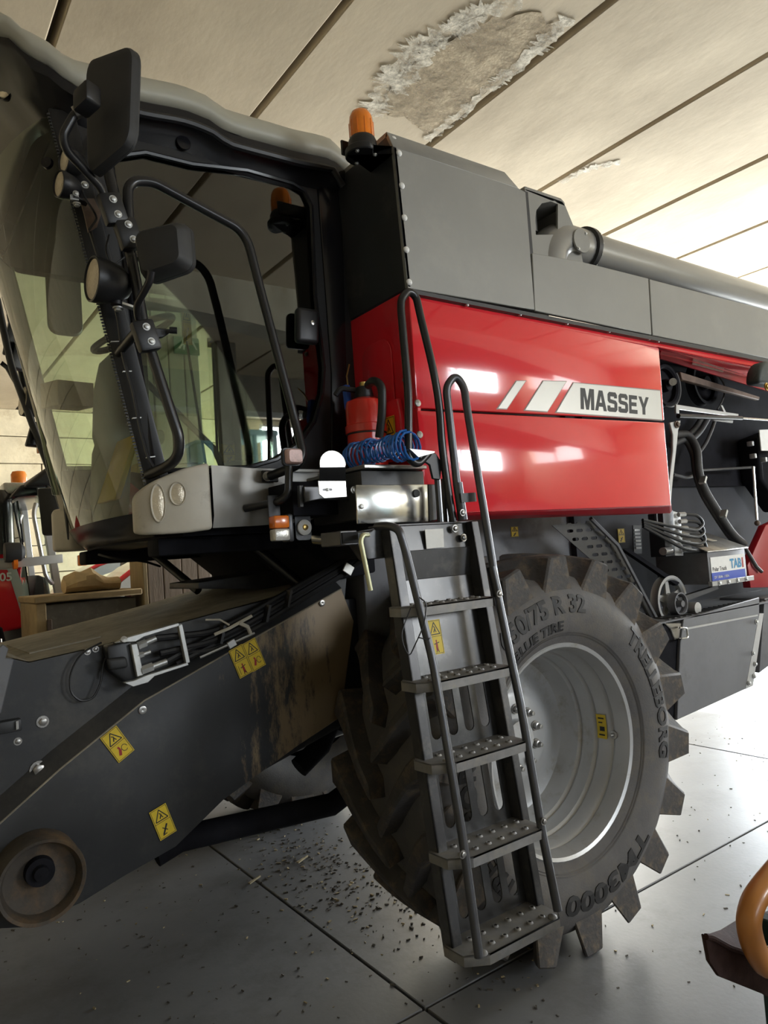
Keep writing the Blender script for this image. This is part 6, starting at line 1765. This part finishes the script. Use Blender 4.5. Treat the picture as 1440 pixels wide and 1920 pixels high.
for p in ((4.888, 2.5, 2.326), (4.907, 2.5, 2.242), (5.045, 2.5, 2.219)):
    MB().obox(p, (0.012, 0, 0), (0, 0.02, 0), (0, 0, 0.016)).build('cable_plug', 'light_grey', eb, bevel=0.004)
MB().ext([(5.089, 2.55, 2.386), (5.49, 2.55, 2.479), (5.359, 2.55, 1.852), (5.088, 2.55, 2.084)], (0, 0.15, 0)).build('engine_block', 'engine_dark', eb, bevel=0.02)
# rounded dark green guard at the right edge
gdc = V((4.517, 2.14, 2.631))
MB().ext([gdc + V((0.15 * math.cos(math.radians(a_)), 0, 0.15 * math.sin(math.radians(a_)) - 0.01)) for a_ in range(0, 181, 12)], (0, 0.09, 0)).build('round_guard', 'green_fender', eb, bevel=0.02, seg=3)
MB().bolt((4.438, 2.139, 2.602), (0, -1, 0), 0.016).build('guard_bolt', 'brass', eb)

# lower side: slotted guard, diagonal bar, stickers
lg = part('belt_guard', CH, 'black slotted belt guard behind the tyre')
gv = [(V(p).x, V(p).z) for p in ((2.837, 2.5, 1.845), (3.165, 2.5, 1.861), (3.356, 2.5, 1.722), (3.651, 2.5, 1.264), (3.445, 2.5, 1.287), (3.167, 2.5, 1.618))]
gx0, gz0 = gv[0]
hl = []
for r_ in range(14):
    for k in range(9):
        xx = gx0 + 0.06 + 0.075 * k + (0.037 if r_ % 2 else 0)
        zz = 1.90 - 0.045 * r_
        ok = True
        for dx in (-0.035, 0.035):
            p = (xx + dx, zz)
            ins = False
            j = len(gv) - 1
            for i in range(len(gv)):
                if (gv[i][1] > p[1] - 0.02) != (gv[j][1] > p[1] - 0.02) and p[0] < (gv[j][0] - gv[i][0]) * (p[1] - 0.02 - gv[i][1]) / (gv[j][1] - gv[i][1]) + gv[i][0] - 0.02:
                    ins = not ins
                j = i
            ok = ok and ins
        if ok:
            hl.append(slot(xx, zz, 0.052, 0.017, 3))
gm = MB()
plate_with_holes(gm, gv, hl, lambda a, b: (a, 2.50, b), (0, 0.004, 0))
gm.build('guard_sheet', 'black_plastic', lg, smooth=0)
MB().tube([(3.11, 2.47, 1.869), (3.315, 2.47, 1.717), (3.609, 2.47, 1.279)], 0.012, 6).build('guard_edge', 'engine_grey', lg)
sticker(CH, (2.822, 2.777, 1.802), (1, 0, 0), (0, 0, 1), 0.055, 0.055, 2, 'small yellow warning sticker on the body above the tyre')
sticker(CH, (3.682, 2.735, 1.724), (1, 0, 0), (0, 0, 1), 0.065, 0.085, 2, 'yellow sticker beside the black data table')
MB().ext([(3.84, 2.735, 1.825), (3.921, 2.735, 1.822), (3.905, 2.735, 1.646), (3.824, 2.735, 1.651)], (0, 0.004, 0)).build('data_table', 'ink_black', CH, smooth=0)
for k in range(6):
    MB().ext([V((3.849, 2.733, 1.801)) + V((0, 0, -0.022 * k)), V((3.903, 2.733, 1.799)) + V((0, 0, -0.022 * k)), V((3.901, 2.733, 1.786)) + V((0, 0, -0.022 * k)), V((3.847, 2.733, 1.788)) + V((0, 0, -0.022 * k))], (0, 0.002, 0)).build('table_row', 'light_grey', CH, smooth=0)

# valve block with looped hoses
vb = part('valve_block', CH, 'hydraulic valve block with looped black hoses')
MB().ext([(3.684, 2.42, 1.878), (3.787, 2.42, 1.894), (3.765, 2.42, 1.63), (3.676, 2.42, 1.629)], (0, 0.10, 0)).build('block', 'dark_paint', vb, bevel=0.004)
MB().ext([(3.786, 2.42, 1.888), (3.859, 2.42, 1.873), (3.85, 2.42, 1.624), (3.765, 2.42, 1.63)], (0, 0.08, 0)).build('fitting_plate', 'light_grey', vb, bevel=0.004)
for k in range(6):
    yy = 965 + 13 * k
    p = V((3.804, 2.4, 1.864)) + V((0.004 * k, 0, -0.040 * k))
    MB().cyl(p, p + V((0.05, -0.01, 0)), 0.014, 6).build('fitting', 'zinc', vb)
    q = p + V((0.05, -0.01, 0))
    MB().tube([q, q + V((0.10, -0.02, -0.01)), q + V((0.14, -0.03, -0.06 - 0.01 * k)), q + V((0.06, -0.03, -0.10)), q + V((-0.10, -0.03, -0.08)), V((3.459, 2.4, 1.844)) + V((0, 0, -0.012 * k))], 0.0095, 8, 0.06).build('hose', 'hose_black', vb) if k < 4 else None
MB().cyl((3.62, 2.4, 1.662), (3.717, 2.42, 1.66), 0.022, 14).build('block_knob', 'galvanised', vb)
MB().tube([(3.618, 2.42, 1.88), (3.615, 2.42, 1.795)], 0.008, 6).build('block_hook', 'black_plastic', vb)

# battery box with printed label
bb = part('battery_box', CH, 'sheet metal battery box with white and blue battery label')
f0, f1, f2, f3 = V((3.928, 2.32, 1.634)), V((4.341, 2.32, 1.636)), V((4.346, 2.32, 1.467)), V((3.922, 2.32, 1.469))
x0b, x1b = f0.x, f1.x
MB().box(x0b, x1b, 2.32, 2.66, f3.z - 0.02, f0.z).build('box_body', 'engine_grey', bb, bevel=0.004)
MB().ext([(x0b - 0.02, 2.305, f0.z), (x1b + 0.02, 2.305, f0.z), (x1b - 0.06, 2.68, f0.z + 0.17), (x0b - 0.02, 2.68, f0.z + 0.17)], (0, 0, 0.008)).build('box_lid', 'galvanised', bb, bevel=0.002, seg=1)
lw = (x1b - x0b)
MB().box(x0b + 0.05 * lw, x1b - 0.06 * lw, 2.3165, 2.318, f0.z - 0.125, f0.z - 0.03).build('label_white', 'white_label', bb, smooth=0)
MB().box(x0b + 0.05 * lw, x1b - 0.06 * lw, 2.3163, 2.318, f0.z - 0.170, f0.z - 0.120).build('label_blue', 'ink_blue', bb, smooth=0)
text_on('battery_lettering', 'TAB', 0.075, (x0b + 0.55 * lw, 2.3158, f0.z - 0.105), (1, 0, 0), (0, 0, 1), 'ink_teal', bb, 0.0005, 0.003, xscale=0.9)
text_on('battery_lettering', 'Polar Truck', 0.035, (x0b + 0.08 * lw, 2.3158, f0.z - 0.112), (1, 0, 0), (0, 0, 1), 'ink_black', bb, 0.0005, 0, xscale=0.9)
text_on('battery_lettering', '12V 180Ah 1100A', 0.022, (x0b + 0.09 * lw, 2.3155, f0.z - 0.155), (1, 0, 0), (0, 0, 1), 'white_label', bb, 0.0005, 0)
MB().box(x1b - 0.13 * lw, x1b - 0.09 * lw, 2.3155, 2.317, f0.z - 0.11, f0.z - 0.05).build('label_mark', 'ink_red', bb, smooth=0)
MB().box(x0b - 0.01, x1b + 0.04, 2.30, 2.325, f3.z - 0.03, f3.z - 0.002).build('strap_bar', 'light_grey', bb, bevel=0.002, seg=1)
for k in range(4):
    MB().bolt((x0b + 0.06 + lw * 0.24 * k, 2.30, f3.z - 0.016), (0, -1, 0), 0.010).build('strap_bolt', 'zinc', bb)
MB().ext([(x0b + 0.22 * lw, 2.55, f0.z + 0.128), (x0b + 0.36 * lw, 2.55, f0.z + 0.128), (x0b + 0.62 * lw, 2.40, f0.z + 0.060), (x0b + 0.48 * lw, 2.40, f0.z + 0.060)], (0, 0, 0.002)).build('lid_sticker', 'beige_plastic', bb, smooth=0)

# spoked pulley, small pulley and belts at the walkway
sp = part('belt_drive', CH, 'spoked grey pulley with belts above the walkway')
pulley(V((3.764, 2.46, 1.372)), 0.145, 0.05, 'light_grey', 5, 'spoked_pulley', parent=sp)
pulley(V((3.752, 2.4, 1.356)), 0.065, 0.05, 'engine_grey', 0, 'small_pulley', parent=sp)
MB().lathe([(0.034, 0.0), (0.034, 0.05), (0.001, 0.052)], V((3.864, 2.42, 1.32)), (0, -1, 0), 20).build('shaft_cap', 'light_grey', sp)
MB().ext([(3.435, 2.52, 1.689), (3.475, 2.52, 1.693), (3.85, 2.46, 1.47), (3.82, 2.46, 1.454)], (0, 0.03, 0)).build('flat_belt', 'engine_dark', sp, smooth=0)
MB().ext([(3.746, 2.42, 1.387), (4.173, 2.42, 1.423), (4.187, 2.42, 1.403), (3.768, 2.42, 1.354)], (0, 0.03, 0)).build('flat_belt', 'dusty_hose', sp, smooth=0)

# walkway / side skirt box
sk_ = part('side_skirt', CH, 'grey steel skirt box with a ribbed walkway on top')
top0, top1 = V((3.635, 2.32, 1.293)), V((4.566, 2.32, 1.343))
zk = top0.z
xk0, xk1 = V((3.426, 2.32, 1.296)).x, 6.2
xs1 = V((4.435, 2.32, 1.335)).x
MB().box(xk0, xk1, 2.32, 2.74, zk - 0.012, zk).build('walkway', 'engine_grey', sk_, bevel=0.003, seg=1)
n_r = int((xs1 + 0.6 - xk0) / 0.055)
for k in range(n_r):
    xx = xk0 + 0.10 + 0.055 * k
    MB().ext([(xx, 2.34, zk), (xx + 0.020, 2.34, zk), (xx + 0.060, 2.46, zk), (xx + 0.040, 2.46, zk)], (0, 0, 0.005)).build('walkway_rib', 'ladder_grey', sk_, smooth=0)
zlow = V((3.487, 2.32, 0.764)).z
MB().ext([(3.634, 2.32, 1.287), (4.458, 2.32, 1.326), (4.439, 2.32, 1.23), (4.196, 2.32, 0.809), (3.487, 2.32, 0.764), (3.583, 2.32, 1.162)], (0, 0.02, 0)).build('skirt_sheet', 'engine_grey', sk_, bevel=0.003, seg=1)
MB().ext([(3.621, 2.317, 1.236), (4.414, 2.317, 1.226), (4.412, 2.317, 1.217), (3.619, 2.317, 1.225)], (0, 0.004, 0)).build('sheet_seam', 'light_grey', sk_, smooth=0)
MB().ext([(4.443, 2.322, 1.229), (4.494, 2.322, 1.224), (4.286, 2.322, 0.813), (4.199, 2.322, 0.808)], (0, 0.03, 0)).build('skirt_flange', 'light_grey', sk_, smooth=0)
for p in ((4.388, 2.318, 1.184), (4.315, 2.318, 1.003), (4.327, 2.318, 0.937), (4.301, 2.318, 0.868), (4.234, 2.318, 0.838)):
    MB().bolt(p, (0, -1, 0), 0.010).build('skirt_bolt', 'zinc', sk_)
MB().ext([(3.468, 2.33, 1.282), (3.646, 2.33, 1.262), (3.632, 2.33, 1.182), (3.551, 2.33, 1.18), (3.521, 2.33, 1.242)], (0, 0.02, 0)).build('handle_plate', 'galvanised', sk_, bevel=0.003, seg=1)
MB().tube([(3.584, 2.325, 1.246), (3.524, 2.28, 1.252), (3.593, 2.28, 1.241), (3.594, 2.28, 1.189), (3.529, 2.28, 1.192), (3.589, 2.325, 1.182)], 0.006, 8, 0.015).build('pull_handle', 'chrome', sk_)
MB().ext([(3.483, 2.34, 1.28), (3.616, 2.34, 1.171), (3.517, 2.34, 0.755), (3.195, 2.34, 0.817)], (0, 0.4, 0)).build('skirt_back', 'engine_dark', sk_, smooth=0)
MB().ext([(4.599, 2.36, 1.306), (4.921, 2.36, 1.317), (4.842, 2.36, 0.944), (4.445, 2.36, 0.861)], (0, 0.3, 0)).build('rear_skirt', 'engine_grey', sk_, bevel=0.004)
MB().ext([(4.52, 2.4, 1.38), (4.509, 2.4, 1.523), (4.784, 2.4, 1.766), (5.193, 2.4, 1.843), (5.084, 2.4, 1.339)], (0, 0.05, 0)).build('red_shield', 'red_dark', CH, bevel=0.004)
MB().tube([(4.493, 2.4, 1.642), (4.573, 2.38, 1.511), (4.632, 2.38, 1.473)], 0.012, 8).build('battery_cable', 'dusty_hose', CH)
# rear wheel, mostly out of the frame
rw = part('rear_wheel', CH, 'rear steering wheel at the right edge')
MB().lathe([(0.30, -0.15), (0.36, -0.20), (0.56, -0.20), (0.62, -0.14), (0.62, 0.14), (0.56, 0.20), (0.36, 0.20), (0.30, 0.15)], (6.3, 2.6, 0.62), (0, 1, 0), 40, cap=True).build('tyre', 'rubber', rw)
MB().lathe([(0.30, -0.15), (0.26, -0.10), (0.10, -0.02), (0.001, -0.02)], (6.3, 2.6, 0.62), (0, 1, 0), 30).build('rim', 'rim_silver', rw)

# ---------------------------------------------------------------- bent-arm chair at the lower right edge
chr_ = thing('armchair', (1.62, 1.12, 0), 'armchair with bent orange wooden arm and brown leather, lower right corner', 'chair')
YA = 1.10
lg0 = V((2.107, 1.18, 0.39))
for yy in (1.10, 0.74):
    MB().tube([(lg0.x + 0.52, yy, 0.60), (lg0.x + 0.50, yy, 0.90), V((2.167, 1.1, 0.81)) + V((0.05, yy - 1.10, 0.02)), V((2.008, 1.1, 0.784)) + V((0, yy - 1.10, 0)), V((1.921, 1.1, 0.755)) + V((0, yy - 1.10, 0)), V((1.885, 1.1, 0.711)) + V((0, yy - 1.10, 0)),
               V((1.9, 1.1, 0.644)) + V((0, yy - 1.10, 0)), V((1.961, 1.1, 0.555)) + V((0, yy - 1.10, 0)), (lg0.x + 0.06, yy, 0.62)], 0.032, 18, 0.06).build('arm', 'orange_wood', chr_)
a0 = [V(p) for p in ((1.778, 1.16, 0.696), (1.887, 1.16, 0.625), (2.159, 1.16, 0.475), (2.135, 1.16, 0.36), (2.04, 1.16, 0.435), (1.828, 1.16, 0.567), (1.79, 1.16, 0.619))]
MB().ext(a0, (0, 0.015, 0)).build('leather_front', 'brown_leather', chr_, bevel=0.006, seg=2)
MB().ext([V(p) for p in ((1.778, 1.16, 0.696), (2.014, 1.26, 0.59), (2.269, 1.34, 0.511), (2.645, 1.4, 0.394), (2.232, 1.2, 0.42), (2.015, 1.18, 0.548), (1.887, 1.16, 0.625))], (0, 0.008, -0.012)).build('leather_seat', 'brown_leather', chr_, bevel=0.004, seg=2)
MB().tube([(1.774, 1.155, 0.694), (1.798, 1.155, 0.684), (1.879, 1.155, 0.628), (2.149, 1.155, 0.478)], 0.008, 8, 0.02).build('leather_piping', 'brown_leather', chr_)
for dx, dy_ in ((0, 0), (0.50, 0.0), (0.06, -0.44), (0.50, -0.44)):
    MB().obox((lg0.x + dx + 0.012, 1.18 + dy_, 0.31), (0.02, 0, 0), (0, 0.02, 0), (0, 0, 0.31)).build('leg', 'bottle_green', chr_, bevel=0.004, seg=1)
MB().box(lg0.x + 0.04, lg0.x + 0.54, 0.73, 1.13, 0.57, 0.61).build('seat_frame', 'bottle_green', chr_, bevel=0.004, seg=1)
MB().box(lg0.x + 0.05, lg0.x + 0.50, 0.76, 1.06, 0.61, 0.68).build('seat_cushion', 'brown_leather', chr_, bevel=0.02, seg=3)
MB().ext([(lg0.x + 0.47, 0.76, 0.64), (lg0.x + 0.52, 0.76, 0.64), (lg0.x + 0.60, 0.76, 1.12), (lg0.x + 0.55, 0.76, 1.14)], (0, 0.32, 0)).build('backrest', 'brown_leather', chr_, bevel=0.015, seg=3)

# ---------------------------------------------------------------- litter on the floor
rnd = random.Random(12)
deb = MB()


def bit(x, y, s):
    a_ = rnd.uniform(0, math.pi)
    u = V((math.cos(a_), math.sin(a_), 0)) * s * rnd.uniform(0.7, 1.8)
    v = V((-math.sin(a_), math.cos(a_), rnd.uniform(-.3, .3))) * s * rnd.uniform(0.3, 0.7)
    w = V((0, 0, 1)) * s * rnd.uniform(0.2, 0.5)
    deb.obox((x, y, w.z * 0.9), u, v, w, 0 if rnd.random() < 0.75 else 1)


for _ in range(520):
    px_, py_ = rnd.gauss(2.05, 0.17), rnd.gauss(3.55, 0.55)
    bit(px_, py_, rnd.uniform(0.0025, 0.008))
for _ in range(420):
    bit(rnd.uniform(0.2, 2.4), rnd.uniform(1.9, 4.8), rnd.uniform(0.002, 0.007))
for _ in range(420):
    bit(rnd.uniform(2.4, 6.5), rnd.uniform(1.2, 4.5), rnd.uniform(0.002, 0.006))
deb.build('floor_litter', ['chip_dark', 'straw'], None, smooth=0, label='scattered soil crumbs and chaff on the concrete floor', kind='stuff', cat='litter')
for p, q, nm in (((1.971, 3.864, 0.006), (2.06, 3.902, 0.008), 'pale wood splinter lying nearest the big tyre'), ((1.646, 3.82, 0.006), (1.731, 3.857, 0.008), 'pale wood splinter lying on the floor joint')):
    a_, b_ = V(p), V(q)
    d = (b_ - a_)
    s_ = V((-d.y, d.x, 0)).normalized() * 0.008
    tag(MB().ext([a_ - s_, b_ - s_ * 0.5, b_ + s_ * 0.7, a_ + s_], (0, 0, 0.008)).build('wood_splinter', 'straw', None, bevel=0.001, seg=1), nm, None, 'splinter', 'wood splinters on the floor')
